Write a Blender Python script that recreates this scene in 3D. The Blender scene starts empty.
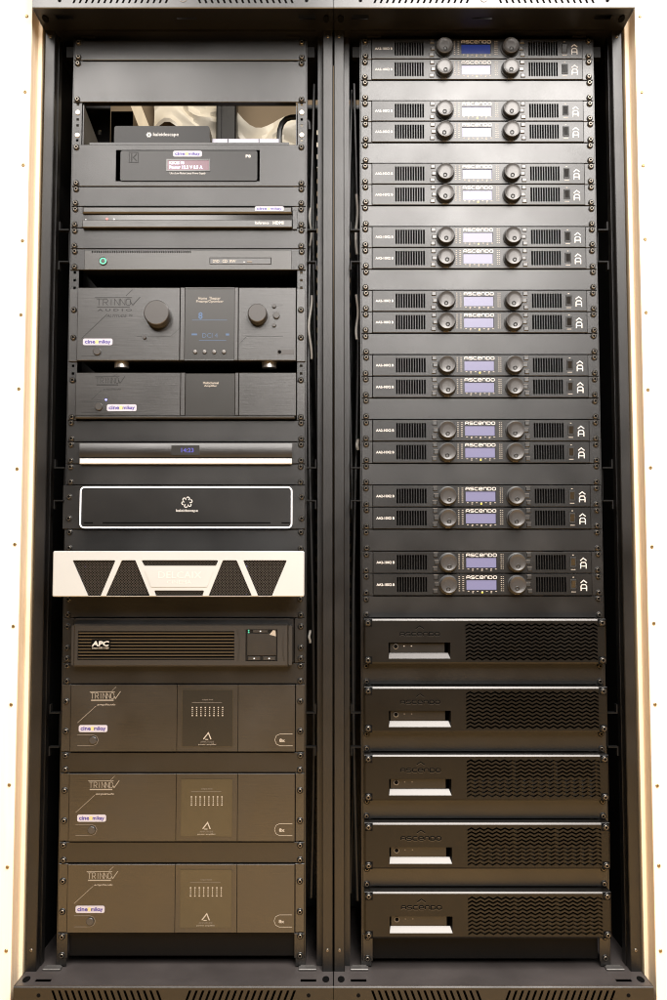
import bpy, bmesh, math, random
from mathutils import Vector
random.seed(7)
R = math.radians
S = bpy.context.scene

# ------------------------------------------------------------------ camera
CAM_D, CAM_H, PITCH, FPX = 1.95, 0.77, R(3.92), 967.8
cam_d = bpy.data.cameras.new('camera'); cam = bpy.data.objects.new('camera', cam_d)
S.collection.objects.link(cam); S.camera = cam
cam.location = (0, -CAM_D, CAM_H); cam.rotation_euler = (R(90) + PITCH, 0, 0)
cam_d.sensor_fit = 'VERTICAL'; cam_d.sensor_height = 36; cam_d.sensor_width = 24
cam_d.lens = FPX / 1000 * 36; cam_d.clip_start = .05; cam_d.clip_end = 60

# ------------------------------------------------------------------ world + lamps
W = bpy.data.worlds.new('World'); S.world = W; W.use_nodes = True
W.node_tree.nodes['Background'].inputs[0].default_value = (1.0, .86, .70, 1)
W.node_tree.nodes['Background'].inputs[1].default_value = .006

def lamp(name, loc, target, size, power, color, shape='DISK'):
    d = bpy.data.lights.new(name, 'AREA'); d.shape = shape; d.size = size; d.energy = power; d.color = color
    o = bpy.data.objects.new(name, d); S.collection.objects.link(o); o.location = loc
    o.rotation_euler = (Vector(target) - Vector(loc)).to_track_quat('-Z', 'Y').to_euler()
    return o
lamp('ceiling_lamp', (.62, -2.50, 2.42), (.62, -2.35, 0), 1.1, 172, (1.0, .95, .905), 'RECTANGLE').data.size_y = 3.75
lamp('ceiling_lamp', (-.80, -2.35, 2.42), (-.80, -2.20, 0), .6, 52, (1.0, .945, .895), 'RECTANGLE').data.size_y = 3.4
lamp('rear_room_lamp', (-.35, .55, 2.62), (-.35, .95, 2.1), .4, 2.0, (1.0, .88, .70))

S.view_settings.view_transform = 'Standard'; S.view_settings.look = 'None'
S.view_settings.exposure = 0.75; S.view_settings.gamma = 1
S.render.engine = 'CYCLES'; S.cycles.filter_width = 1.1

# ------------------------------------------------------------------ materials
MATS = {}
def mat(name, col, rough=.45, metal=0., spec=.5, emit=None, estr=0., noise=0., nscale=60., stretch=(1, 1, 1), bump=0., rvar=0., bscale=None):
    m = bpy.data.materials.new(name); m.use_nodes = True; nt = m.node_tree; b = nt.nodes['Principled BSDF']
    b.inputs['Base Color'].default_value = (*col, 1); b.inputs['Roughness'].default_value = rough
    b.inputs['Metallic'].default_value = metal; b.inputs['Specular IOR Level'].default_value = spec
    if emit: b.inputs['Emission Color'].default_value = (*emit, 1); b.inputs['Emission Strength'].default_value = estr
    if noise or bump or rvar:
        tc = nt.nodes.new('ShaderNodeTexCoord'); mp = nt.nodes.new('ShaderNodeMapping'); mp.inputs['Scale'].default_value = stretch
        oi = nt.nodes.new('ShaderNodeObjectInfo'); ad = nt.nodes.new('ShaderNodeVectorMath'); ad.operation = 'ADD'
        nt.links.new(tc.outputs['Object'], ad.inputs[0]); nt.links.new(oi.outputs['Location'], ad.inputs[1])
        nt.links.new(ad.outputs[0], mp.inputs[0])
        nz = nt.nodes.new('ShaderNodeTexNoise'); nz.inputs['Scale'].default_value = nscale; nz.inputs['Detail'].default_value = 5
        nt.links.new(mp.outputs[0], nz.inputs[0])
        if noise:
            mr = nt.nodes.new('ShaderNodeMapRange'); mr.inputs[1].default_value = .3; mr.inputs[2].default_value = .7
            mr.inputs[3].default_value = 1 - noise; mr.inputs[4].default_value = 1 + noise
            nt.links.new(nz.outputs['Fac'], mr.inputs[0])
            mx = nt.nodes.new('ShaderNodeVectorMath'); mx.operation = 'SCALE'; mx.inputs[0].default_value = col
            nt.links.new(mr.outputs[0], mx.inputs['Scale']); nt.links.new(mx.outputs[0], b.inputs['Base Color'])
        if rvar:
            n2 = nt.nodes.new('ShaderNodeTexNoise'); n2.inputs['Scale'].default_value = 9; n2.inputs['Detail'].default_value = 6
            nt.links.new(ad.outputs[0], n2.inputs[0])
            m2 = nt.nodes.new('ShaderNodeMapRange'); m2.inputs[1].default_value = .3; m2.inputs[2].default_value = .7
            m2.inputs[3].default_value = rough - rvar; m2.inputs[4].default_value = rough + rvar
            nt.links.new(n2.outputs['Fac'], m2.inputs[0]); nt.links.new(m2.outputs[0], b.inputs['Roughness'])
        if bump:
            n3 = nt.nodes.new('ShaderNodeTexNoise'); n3.inputs['Scale'].default_value = bscale or nscale; n3.inputs['Detail'].default_value = 3
            nt.links.new(mp.outputs[0], n3.inputs[0])
            bp = nt.nodes.new('ShaderNodeBump'); bp.inputs['Strength'].default_value = bump; bp.inputs['Distance'].default_value = .0006
            nt.links.new(n3.outputs['Fac'], bp.inputs['Height']); nt.links.new(bp.outputs[0], b.inputs['Normal'])
    MATS[name] = m; return m

mat('powder', (.0034, .0029, .0025), .36, spec=.72, noise=.10, nscale=18, bump=.22, rvar=.05, bscale=900)
mat('frame_paint', (.0040, .0034, .0030), .375, spec=.56, noise=.12, nscale=12, bump=.2, rvar=.06, bscale=800)
mat('powder_shaded', (.0025, .0022, .0020), .5, spec=.16)  # darker finish that paints the shade on the foot panels
mat('edge_highlight', (.085, .081, .078), .38, metal=.5)  # pale metal that paints highlights along front top edges
mat('cap_paint', (.006, .0052, .0047), .37, spec=1.0, noise=.12, nscale=12, bump=.15, rvar=.04, bscale=800)
mat('amp_face', (.0040, .0036, .0033), .365, spec=.58, noise=.08, nscale=20, bump=.15, rvar=.04, bscale=900)
mat('brushed', (.0070, .0056, .0042), .36, metal=.0, spec=1.0, noise=.14, nscale=30, stretch=(1, 1, 26), bump=.18, rvar=.05)
mat('brushed_fine', (.0032, .0025, .0017), .36, metal=.0, spec=.34, noise=.12, nscale=26, stretch=(1, 1, 40), bump=.12, rvar=.04)
mat('interior', (.004, .004, .004), .7, spec=.15)
mat('bracket_black', (.004, .004, .004), .5, spec=.16)
mat('void', (.003, .003, .003), .9, spec=.05)
mat('knob', (.045, .042, .040), .34, metal=.2, spec=.6)
mat('button_grey', (.016, .015, .014), .34, spec=.95)
mat('psu_face', (.005, .0045, .0042), .37, spec=.48, noise=.1, nscale=30, stretch=(1, 1, 26), bump=.1)
mat('player_case', (.005, .0045, .0042), .38, spec=.34)  # dulled so the case carries the shade of the open bay
mat('knob_side', (.012, .012, .012), .45)
mat('rubber', (.010, .010, .010), .6)
mat('screw', (.15, .135, .115), .26, metal=.85)
mat('screw_cup', (.012, .012, .012), .35)
mat('socket', (.006, .006, .006), .6)
mat('print_white', (.52, .50, .475), .5)
mat('print_grey', (.36, .32, .27), .5)
mat('print_mid', (.24, .21, .17), .5)
mat('print_dim', (.15, .13, .11), .5)
mat('engraved', (.006, .006, .006), .6)
mat('black_gloss', (.014, .013, .012), .16, spec=.6)
mat('smoked_panel', (.010, .009, .007), .33, spec=.62, rvar=.02)
mat('olive_sheen', (.040, .032, .018), .30, spec=.6, rvar=.03, noise=.06)  # lighter olive paints the reflection in the lower two amplifier windows
mat('screen_lavender', (.05, .05, .08), .3, spec=.55, emit=(.54, .48, .78), estr=.25)
mat('screen_blue', (.01, .015, .05), .2, emit=(.015, .045, .30), estr=.24)
mat('screen_red', (.05, .02, .03), .25, emit=(.34, .16, .20), estr=.30)
mat('text_lilac', (.5, .5, .7), .4, emit=(.62, .60, .95), estr=.9)
mat('text_blue', (.04, .08, .16), .4, emit=(.12, .24, .46), estr=.07)
mat('led_blue', (.1, .1, .5), .3, emit=(.25, .25, 1.0), estr=2.5)
mat('led_violet_dim', (.05, .05, .2), .3, emit=(.10, .09, .55), estr=.24)
mat('led_red', (.5, .05, .05), .3, emit=(1.0, .15, .12), estr=1.2)
mat('led_green', (.05, .35, .22), .3, emit=(.10, .55, .36), estr=.35)
mat('led_white', (.6, .6, .6), .3, emit=(.9, .88, .8), estr=.5)
mat('led_amber', (.6, .5, .1), .3, emit=(.9, .7, .1), estr=.8)
mat('frame_light', (.8, .8, .8), .4, emit=(.95, .92, 1.0), estr=.45)
mat('white_strip', (.62, .61, .58), .32, spec=.5)
mat('white_bezel', (.405, .412, .405), .38, spec=.5, noise=.03, nscale=6)
mat('mesh_wire', (.055, .047, .038), .4, metal=.4)
mat('sticker', (.39, .375, .43), .4)
mat('sticker_ink', (.04, .025, .20), .5)
mat('sticker_dot', (.46, .41, .20), .5)
mat('silver', (.62, .60, .58), .38, metal=.9)
mat('pocket_lit', (.13, .125, .12), .42, metal=.5)  # pale tone puts the overhead light into the sloping pocket floors
mat('pocket_dim', (.07, .066, .064), .36, metal=.4)  # darker copy for the topmost unit, where less light is reflected
mat('tray_top', (.052, .045, .043), .38, spec=.5, noise=.25, nscale=7, bump=.15, rvar=.10, bscale=700)
mat('hinge', (.16, .152, .145), .35, metal=.6)
mat('cable_black', (.012, .012, .012), .4)
mat('gap_light', (.22, .21, .19), .5)  # pale tone for light coming through the gaps from behind
mat('rear_wall', (.20, .15, .095), .8, noise=.12, nscale=4)
mat('plastic_sheet', (.70, .65, .55), .4, noise=.1, nscale=10)
mat('white_board', (.8, .78, .74), .5)
mat('floor', (.78, .49, .20), .5, noise=.15, nscale=5, stretch=(8, 1, 1), rvar=.05)
mat('brass', (.30, .22, .11), .4, metal=.8)
mat('apc_plastic', (.014, .012, .010), .40, spec=.8, bump=.2, nscale=900)
mat('pc_face', (.014, .0125, .0095), .35, metal=.0, spec=.9, noise=.08, nscale=30, stretch=(1, 1, 30), bump=.1)

def ply(name, face, edge_a, edge_b):
    m = bpy.data.materials.new(name); m.use_nodes = True; nt = m.node_tree; b = nt.nodes['Principled BSDF']
    tc = nt.nodes.new('ShaderNodeTexCoord'); mp = nt.nodes.new('ShaderNodeMapping'); mp.inputs['Scale'].default_value = (22, 1, 1.3)
    nt.links.new(tc.outputs['Object'], mp.inputs[0])
    nz = nt.nodes.new('ShaderNodeTexNoise'); nz.inputs['Scale'].default_value = 3.5; nz.inputs['Detail'].default_value = 8; nz.inputs['Distortion'].default_value = .5
    nt.links.new(mp.outputs[0], nz.inputs[0])
    cr = nt.nodes.new('ShaderNodeValToRGB'); cr.color_ramp.elements[0].position = .3; cr.color_ramp.elements[1].position = .7
    cr.color_ramp.elements[0].color = (*[c * .88 for c in face], 1); cr.color_ramp.elements[1].color = (*face, 1)
    nt.links.new(nz.outputs['Fac'], cr.inputs[0])
    # laminations: bands through the board's thickness, seen only on its edges
    sp = nt.nodes.new('ShaderNodeSeparateXYZ'); nt.links.new(tc.outputs['Object'], sp.inputs[0])
    mu = nt.nodes.new('ShaderNodeMath'); mu.operation = 'MULTIPLY'; mu.inputs[1].default_value = 2 * math.pi / .016
    nt.links.new(sp.outputs['Y'], mu.inputs[0])
    sn = nt.nodes.new('ShaderNodeMath'); sn.operation = 'SINE'; nt.links.new(mu.outputs[0], sn.inputs[0])
    c2 = nt.nodes.new('ShaderNodeValToRGB'); c2.color_ramp.elements[0].position = .25; c2.color_ramp.elements[1].position = .75
    c2.color_ramp.elements[0].color = (*edge_a, 1); c2.color_ramp.elements[1].color = (*edge_b, 1)
    mr = nt.nodes.new('ShaderNodeMapRange'); mr.inputs[1].default_value = -1; mr.inputs[2].default_value = 1
    nt.links.new(sn.outputs[0], mr.inputs[0]); nt.links.new(mr.outputs[0], c2.inputs[0])
    m3 = nt.nodes.new('ShaderNodeMapping'); m3.inputs['Scale'].default_value = (1, 60, 3); nt.links.new(tc.outputs['Object'], m3.inputs[0])
    n3 = nt.nodes.new('ShaderNodeTexNoise'); n3.inputs['Scale'].default_value = 6; n3.inputs['Detail'].default_value = 6
    nt.links.new(m3.outputs[0], n3.inputs[0])
    r3 = nt.nodes.new('ShaderNodeMapRange'); r3.inputs[1].default_value = .3; r3.inputs[2].default_value = .5; r3.inputs[3].default_value = .84; r3.inputs[4].default_value = 1.0
    nt.links.new(n3.outputs['Fac'], r3.inputs[0])
    sc = nt.nodes.new('ShaderNodeVectorMath'); sc.operation = 'SCALE'; nt.links.new(c2.outputs[0], sc.inputs[0]); nt.links.new(r3.outputs[0], sc.inputs['Scale'])
    ge = nt.nodes.new('ShaderNodeNewGeometry'); s2 = nt.nodes.new('ShaderNodeSeparateXYZ'); nt.links.new(ge.outputs['True Normal'], s2.inputs[0])
    ab = nt.nodes.new('ShaderNodeMath'); ab.operation = 'ABSOLUTE'; nt.links.new(s2.outputs['X'], ab.inputs[0])
    gt = nt.nodes.new('ShaderNodeMath'); gt.operation = 'GREATER_THAN'; gt.inputs[1].default_value = .5; nt.links.new(ab.outputs[0], gt.inputs[0])
    mx = nt.nodes.new('ShaderNodeMix'); mx.data_type = 'RGBA'
    nt.links.new(gt.outputs[0], mx.inputs[0]); nt.links.new(cr.outputs[0], mx.inputs[6]); nt.links.new(sc.outputs[0], mx.inputs[7])
    nt.links.new(mx.outputs[2], b.inputs['Base Color']); b.inputs['Roughness'].default_value = .55
    MATS[name] = m
ply('plywood', (.87, .80, .69), (.72, .56, .395), (.76, .61, .44))
ply('batten_wood', (.86, .74, .55), (.70, .54, .34), (.76, .62, .42))

# ------------------------------------------------------------------ mesh builder
class MB:
    def __init__(s): s.v = []; s.f = []
    def add(s, vs, fs):
        n = len(s.v); s.v += [tuple(p) for p in vs]; s.f += [tuple(i + n for i in f) for f in fs]; return s
    def box(s, x0, x1, y0, y1, z0, z1):
        return s.add([(x0,y0,z0),(x1,y0,z0),(x1,y1,z0),(x0,y1,z0),(x0,y0,z1),(x1,y0,z1),(x1,y1,z1),(x0,y1,z1)],
                     [(0,1,5,4),(1,2,6,5),(2,3,7,6),(3,0,4,7),(4,5,6,7),(3,2,1,0)])
    def cbox(s, x0, x1, y0, y1, z0, z1, c=.0008):
        """box whose front (low y) edges are chamfered by c"""
        v = [(x0+c,y0,z0+c),(x1-c,y0,z0+c),(x1-c,y0,z1-c),(x0+c,y0,z1-c),
             (x0,y0+c,z0),(x1,y0+c,z0),(x1,y0+c,z1),(x0,y0+c,z1),(x0,y1,z0),(x1,y1,z0),(x1,y1,z1),(x0,y1,z1)]
        f = [(0,1,2,3),(11,10,9,8)]
        for i in range(4):
            j = (i + 1) % 4; f += [(i,i+4,j+4,j),(i+4,i+8,j+8,j+4)]
        return s.add(v, f)
    def plate(s, x0, x1, z0, z1, y0, y1, holes, c=.0008, back=False):
        """front-chamfered plate with rectangular through holes (hx0,hx1,hz0,hz1)"""
        xs = sorted({x0+c, x1-c, *[h[0] for h in holes], *[h[1] for h in holes]})
        zs = sorted({z0+c, z1-c, *[h[2] for h in holes], *[h[3] for h in holes]})
        for i in range(len(xs) - 1):
            for j in range(len(zs) - 1):
                mx, mz = (xs[i]+xs[i+1])/2, (zs[j]+zs[j+1])/2
                if any(h[0] < mx < h[1] and h[2] < mz < h[3] for h in holes): continue
                s.add([(xs[i],y0,zs[j]),(xs[i+1],y0,zs[j]),(xs[i+1],y0,zs[j+1]),(xs[i],y0,zs[j+1])], [(0,1,2,3)])
        a = [(x0+c,y0,z0+c),(x1-c,y0,z0+c),(x1-c,y0,z1-c),(x0+c,y0,z1-c),(x0,y0+c,z0),(x1,y0+c,z0),(x1,y0+c,z1),(x0,y0+c,z1),
             (x0,y1,z0),(x1,y1,z0),(x1,y1,z1),(x0,y1,z1)]
        f = []
        for i in range(4):
            j = (i + 1) % 4; f += [(i,i+4,j+4,j),(i+4,i+8,j+8,j+4)]
        s.add(a, f)
        for h in holes:
            p = [(h[0],h[2]),(h[1],h[2]),(h[1],h[3]),(h[0],h[3])]
            s.add([(q[0],y0,q[1]) for q in p] + [(q[0],y1,q[1]) for q in p], [(i,(i+1)%4,(i+1)%4+4,i+4) for i in range(4)])
        return s
    def lathe(s, cx, cz, prof, n=20):
        """profile of (radius, y) turned about the y axis; first/last radius 0 closes"""
        base = len(s.v); rings = []
        for r, y in prof:
            if r == 0: s.v.append((cx, y, cz)); rings.append([len(s.v)-1])
            else:
                rings.append(list(range(len(s.v), len(s.v)+n)))
                s.v += [(cx + r*math.cos(2*math.pi*k/n), y, cz + r*math.sin(2*math.pi*k/n)) for k in range(n)]
        for a, b in zip(rings, rings[1:]):
            for k in range(n):
                l = (k+1) % n
                if len(a) == 1 and len(b) == 1: continue
                if len(a) == 1: s.f.append((a[0], b[k], b[l]))
                elif len(b) == 1: s.f.append((a[k], a[l], b[0]))
                else: s.f.append((a[k], a[l], b[l], b[k]))
        return s
    def poly(s, pts, y0, y1):
        n = len(pts)
        return s.add([(x,y0,z) for x,z in pts] + [(x,y1,z) for x,z in pts],
                     [tuple(range(n)), tuple(range(2*n-1, n-1, -1))] + [(i,(i+1)%n,(i+1)%n+n,i+n) for i in range(n)])
    def ribbon(s, pts, w, y0, y1, closed=False):
        """mitred line of width w through (x,z) points, extruded y0..y1"""
        n = len(pts); L = []; Rr = []
        for i in range(n):
            p = Vector(pts[i])
            a = Vector(pts[i-1]) if (i > 0 or closed) else None
            b = Vector(pts[(i+1) % n]) if (i < n-1 or closed) else None
            d1 = (p - a).normalized() if a is not None else None
            d2 = (b - p).normalized() if b is not None else None
            d1 = d1 or d2; d2 = d2 or d1
            n1 = Vector((-d1.y, d1.x)); n2 = Vector((-d2.y, d2.x)); m = (n1 + n2)
            m = m.normalized() if m.length > 1e-6 else n1
            k = w/2 / max(.35, m.dot(n1)); L.append(p + m*k); Rr.append(p - m*k)
        base = len(s.v)
        for i in range(n):
            s.v += [(L[i].x,y0,L[i].y),(Rr[i].x,y0,Rr[i].y),(Rr[i].x,y1,Rr[i].y),(L[i].x,y1,L[i].y)]
        for i in range(n if closed else n-1):
            a = base + 4*i; b = base + 4*((i+1) % n)
            for k in range(4): s.f.append((a+k, b+k, b+(k+1)%4, a+(k+1)%4))
        if not closed:
            s.f.append((base, base+1, base+2, base+3)); e = base+4*(n-1); s.f.append((e+3, e+2, e+1, e))
        return s
    def tube(s, pts, r, n=8):
        pts = [Vector(p) for p in pts]; rings = []
        for i, p in enumerate(pts):
            d = (pts[min(i+1, len(pts)-1)] - pts[max(i-1, 0)]).normalized()
            u = d.cross(Vector((.3, .9, .2))).normalized(); w = d.cross(u)
            rings.append(range(len(s.v), len(s.v)+n))
            s.v += [tuple(p + (u*math.cos(2*math.pi*k/n) + w*math.sin(2*math.pi*k/n))*r) for k in range(n)]
        for a, b in zip(rings, rings[1:]):
            for k in range(n): s.f.append((a[k], a[(k+1)%n], b[(k+1)%n], b[k]))
        s.f.append(tuple(rings[0])); s.f.append(tuple(reversed(rings[-1]))); return s
    def mesh(s, name, m, smooth=True):
        me = bpy.data.meshes.new(name); me.from_pydata(s.v, [], s.f); me.update()
        bm = bmesh.new(); bm.from_mesh(me); bmesh.ops.recalc_face_normals(bm, faces=bm.faces); bm.to_mesh(me); bm.free()
        if smooth:
            me.polygons.foreach_set('use_smooth', [True]*len(me.polygons)); me.set_sharp_from_angle(angle=R(32))
        me.materials.append(MATS[m]); return me

CACHE = {}
def part(name, m, parent, build, key=None, loc=None, kind=None):
    """one mesh object under parent; equal keys share mesh data"""
    k = (key, m) if key else None
    if k and k in CACHE: me = CACHE[k]
    else:
        b = build() if callable(build) else build
        me = b if isinstance(b, bpy.types.Mesh) else b.mesh(name, m)
        if k: CACHE[k] = me
    o = bpy.data.objects.new(name, me); S.collection.objects.link(o)
    if parent: o.parent = parent
    if loc: o.location = loc
    if kind: o['kind'] = kind
    return o
def thing(name, label, cat, loc=(0, 0, 0), group=None):
    o = bpy.data.objects.new(name, None); S.collection.objects.link(o); o.location = loc; o.empty_display_size = .05
    o['label'] = label; o['category'] = cat
    if group: o['group'] = group
    return o
def tag(o, label, cat, group=None):
    o['label'] = label; o['category'] = cat
    if group: o['group'] = group
    return o
def struct(name, mb, m):
    o = part(name, m, None, mb); o['kind'] = 'structure'; return o

# ------------------------------------------------------------------ lettering
def text_mb(txt, x0, x1, z0, z1, y0, y1, bold=0., shear=0.):
    """font lettering fitted into the rectangle x0..x1, z0..z1"""
    c = bpy.data.curves.new('t', 'FONT'); c.body = txt; c.resolution_u = 2; c.offset = bold; c.shear = shear
    o = bpy.data.objects.new('t', c); S.collection.objects.link(o)
    dg = bpy.context.evaluated_depsgraph_get(); dg.update()
    me = o.evaluated_get(dg).to_mesh()
    vs = [(v.co.x, v.co.y) for v in me.vertices]; fs = [tuple(p.vertices) for p in me.polygons]
    o.evaluated_get(dg).to_mesh_clear(); bpy.data.objects.remove(o); bpy.data.curves.remove(c)
    ax, bx = min(v[0] for v in vs), max(v[0] for v in vs); az, bz = min(v[1] for v in vs), max(v[1] for v in vs)
    q = [(x0 + (v[0]-ax)/(bx-ax)*(x1-x0), z0 + (v[1]-az)/max(1e-6, bz-az)*(z1-z0)) for v in vs]
    return MB().add([(x, y0, z) for x, z in q], fs)
ST = {'A': [[(0,0),(0,.78),(.22,1),(.78,1),(1,.78),(1,0)], [(.14,.42),(.86,.42)]],
      'S': [[(1,1),(.2,1),(0,.82),(0,.68),(.2,.5),(.8,.5),(1,.32),(1,.18),(.8,0),(0,0)]],
      'C': [[(1,1),(.22,1),(0,.78),(0,.22),(.22,0),(1,0)]],
      'E': [[(1,0),(.22,0),(0,.22),(0,.78),(.22,1),(.78,1),(1,.78),(1,.5),(.16,.5)]],
      'N': [[(0,0),(0,.78),(.22,1),(.78,1),(1,.78),(1,0)]],
      'D': [[(0,0),(0,1),(.75,1),(1,.75),(1,.25),(.75,0),None]],
      'O': [[(.22,0),(0,.22),(0,.78),(.22,1),(.78,1),(1,.78),(1,.22),(.78,0),None]],
      'T': [[(-.25,1),(1.0,1)], [(.3,0),(.3,.95)]], 'R': [[(0,0),(0,1),(.7,1),(.95,.85),(.95,.6),(.7,.45),(.1,.45)], [(.5,.40),(1,0)]],
      'I': [[(.5,0),(.5,1)]], 'K': [[(0,0),(0,1),(1,0),(1,1)]], 'n': [[(0,0),(0,1),(1,0),(1,1)]]}
def strokes(word, x0, x1, z0, z1, w, y0, y1, gap=.28):
    mb = MB(); n = len(word); cw = (x1-x0-w) / (n + gap*(n-1)); h = z1-z0-w
    for i, ch in enumerate(word):
        ox = x0 + w/2 + i*cw*(1+gap)
        for st in ST[ch]:
            closed = st[-1] is None; pts = [p for p in st if p]
            mb.ribbon([(ox + p[0]*cw, z0 + w/2 + p[1]*h) for p in pts], w, y0, y1, closed)
    return mb

# ------------------------------------------------------------------ photo survey: pixel on an upright plane y -> metres
sP, cP = math.sin(PITCH), math.cos(PITCH)
def survey(px, py, y=0.):
    D = CAM_D + y; q = -(py - 500) / FPX
    z = (q*D*cP + D*sP) / (cP - q*sP)
    d = D*cP + z*sP
    return ((px - 333.5) / FPX * d, z + CAM_H)
U = .04445
XL, XR = -.2985, .2985
class Frame:
    """local coordinates of a thing standing at (x, 0, z)"""
    def __init__(s, xc, z0, y=0.): s.xc, s.z0, s.y = xc, z0, y
    def __call__(s, px, py, y=None):
        X, Z = survey(px, py, s.y if y is None else y); return (X - s.xc, Z - s.z0)
    def rect(s, x0, y0, x1, y1, y=None):
        a = s(x0, (y0+y1)/2, y); b = s(x1, (y0+y1)/2, y); t = s((x0+x1)/2, y0, y); m = s((x0+x1)/2, y1, y)
        return a[0], b[0], m[1], t[1]          # x0,x1,z0,z1

# ------------------------------------------------------------------ setting
ZF = -.16
struct('floor', MB().add([(-2.4,-2.5,ZF),(2.4,-2.5,ZF),(2.4,1.1,ZF),(-2.4,1.1,ZF)], [(0,1,2,3)]), 'floor')
struct('wall_rear', MB().box(-2.2, 2.2, .97, 1.05, ZF, 2.75), 'rear_wall')
def screw_head_mb(r=.0034):
    return MB().lathe(0, 0, [(r, .0), (r, -.0012), (r*.72, -.0022), (r*.34, -.0022), (r*.26, -.0008), (0, -.0008)], 12)
for sgn, nm in ((-1, 'wall_left'), (1, 'wall_right')):
    xo, xi = sgn*1.3, sgn*.6095
    w = struct(nm, MB().cbox(min(xo, xi), max(xo, xi), -.064, -.043, ZF, 2.3, .0007), 'plywood')
    part('batten', 'batten_wood', w, MB().cbox(*sorted((sgn*.6600, sgn*.6015)), -.020, .10, ZF, 2.3, .0006))
    part('jamb', 'plywood', w, MB().box(*sorted((sgn*.6600, sgn*.6096)), -.0425, -.0205, ZF, 2.3))
    for k in range(-1, 15):
        zz = -.105 + .1525*k + random.uniform(-.004, .004)
        if zz < ZF + .03: continue
        part('screw', 'brass', w, screw_head_mb, 'wallscrew', (sgn*.6195 + random.uniform(-.0012, .0012), -.064, zz))

# ------------------------------------------------------------------ racks
ZT = 1.874          # underside of top cap
YC = -.102          # front of the top cap
YF = -.085          # front of the base tray
def slanted(x0, x1, z0, z1, y0, y1, slots, c=.0012):
    """upright plate with slanted slots (xc, zlo, zhi, width, lean) that share zlo/zhi"""
    mb = MB(); zl, zh = slots[0][1], slots[0][2]
    def q(p): mb.add([(x, y0, z) for x, z in p], [tuple(range(len(p)))])
    q([(x0,z0+c),(x1,z0+c),(x1,zl),(x0,zl)]); q([(x0,zh),(x1,zh),(x1,z1-c),(x0,z1-c)])
    mb.add([(x0,y0,z0+c),(x1,y0,z0+c),(x1,y0+c,z0),(x0,y0+c,z0),(x1,y1,z0),(x0,y1,z0)], [(0,1,2,3),(3,2,4,5)])
    mb.add([(x0,y0,z1-c),(x1,y0,z1-c),(x1,y0+c,z1),(x0,y0+c,z1),(x1,y1,z1),(x0,y1,z1)], [(0,1,2,3),(3,2,4,5)])
    pl = [(x0, zl), (x0, zh)]
    for xc, _, _, w, ln in sorted(slots):
        a = (xc - w/2 - ln/2, zl); b = (xc - w/2 + ln/2, zh)
        q([pl[0], a, b, pl[1]]); e = (xc + w/2 - ln/2, zl); f = (xc + w/2 + ln/2, zh)
        lp = [a, e, f, b]
        mb.add([(p[0], y0, p[1]) for p in lp] + [(p[0], y1, p[1]) for p in lp], [(i,(i+1)%4,(i+1)%4+4,i+4) for i in range(4)])
        pl = [e, f]
    q([pl[0], (x1, zl), (x1, zh), pl[1]])
    return mb
def bracket_mb(sg):
    # drop bracket that ties rail to post: flat plate with turned lips
    mb = MB(); a, b = sorted((sg*.2440, sg*.2640))
    mb.box(*sorted((sg*.2440, sg*.2452)), -.004, .004, -.032, .032)
    mb.box(a, b, -.010, .004, .032, .0345); mb.box(a, b, -.010, .004, -.0345, -.032)
    e0, e1 = sorted((sg*.2615, sg*.2640)); mb.box(e0, e1, -.010, .004, .0345, .050); mb.box(e0, e1, -.010, .004, -.050, -.0345)
    return mb
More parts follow.
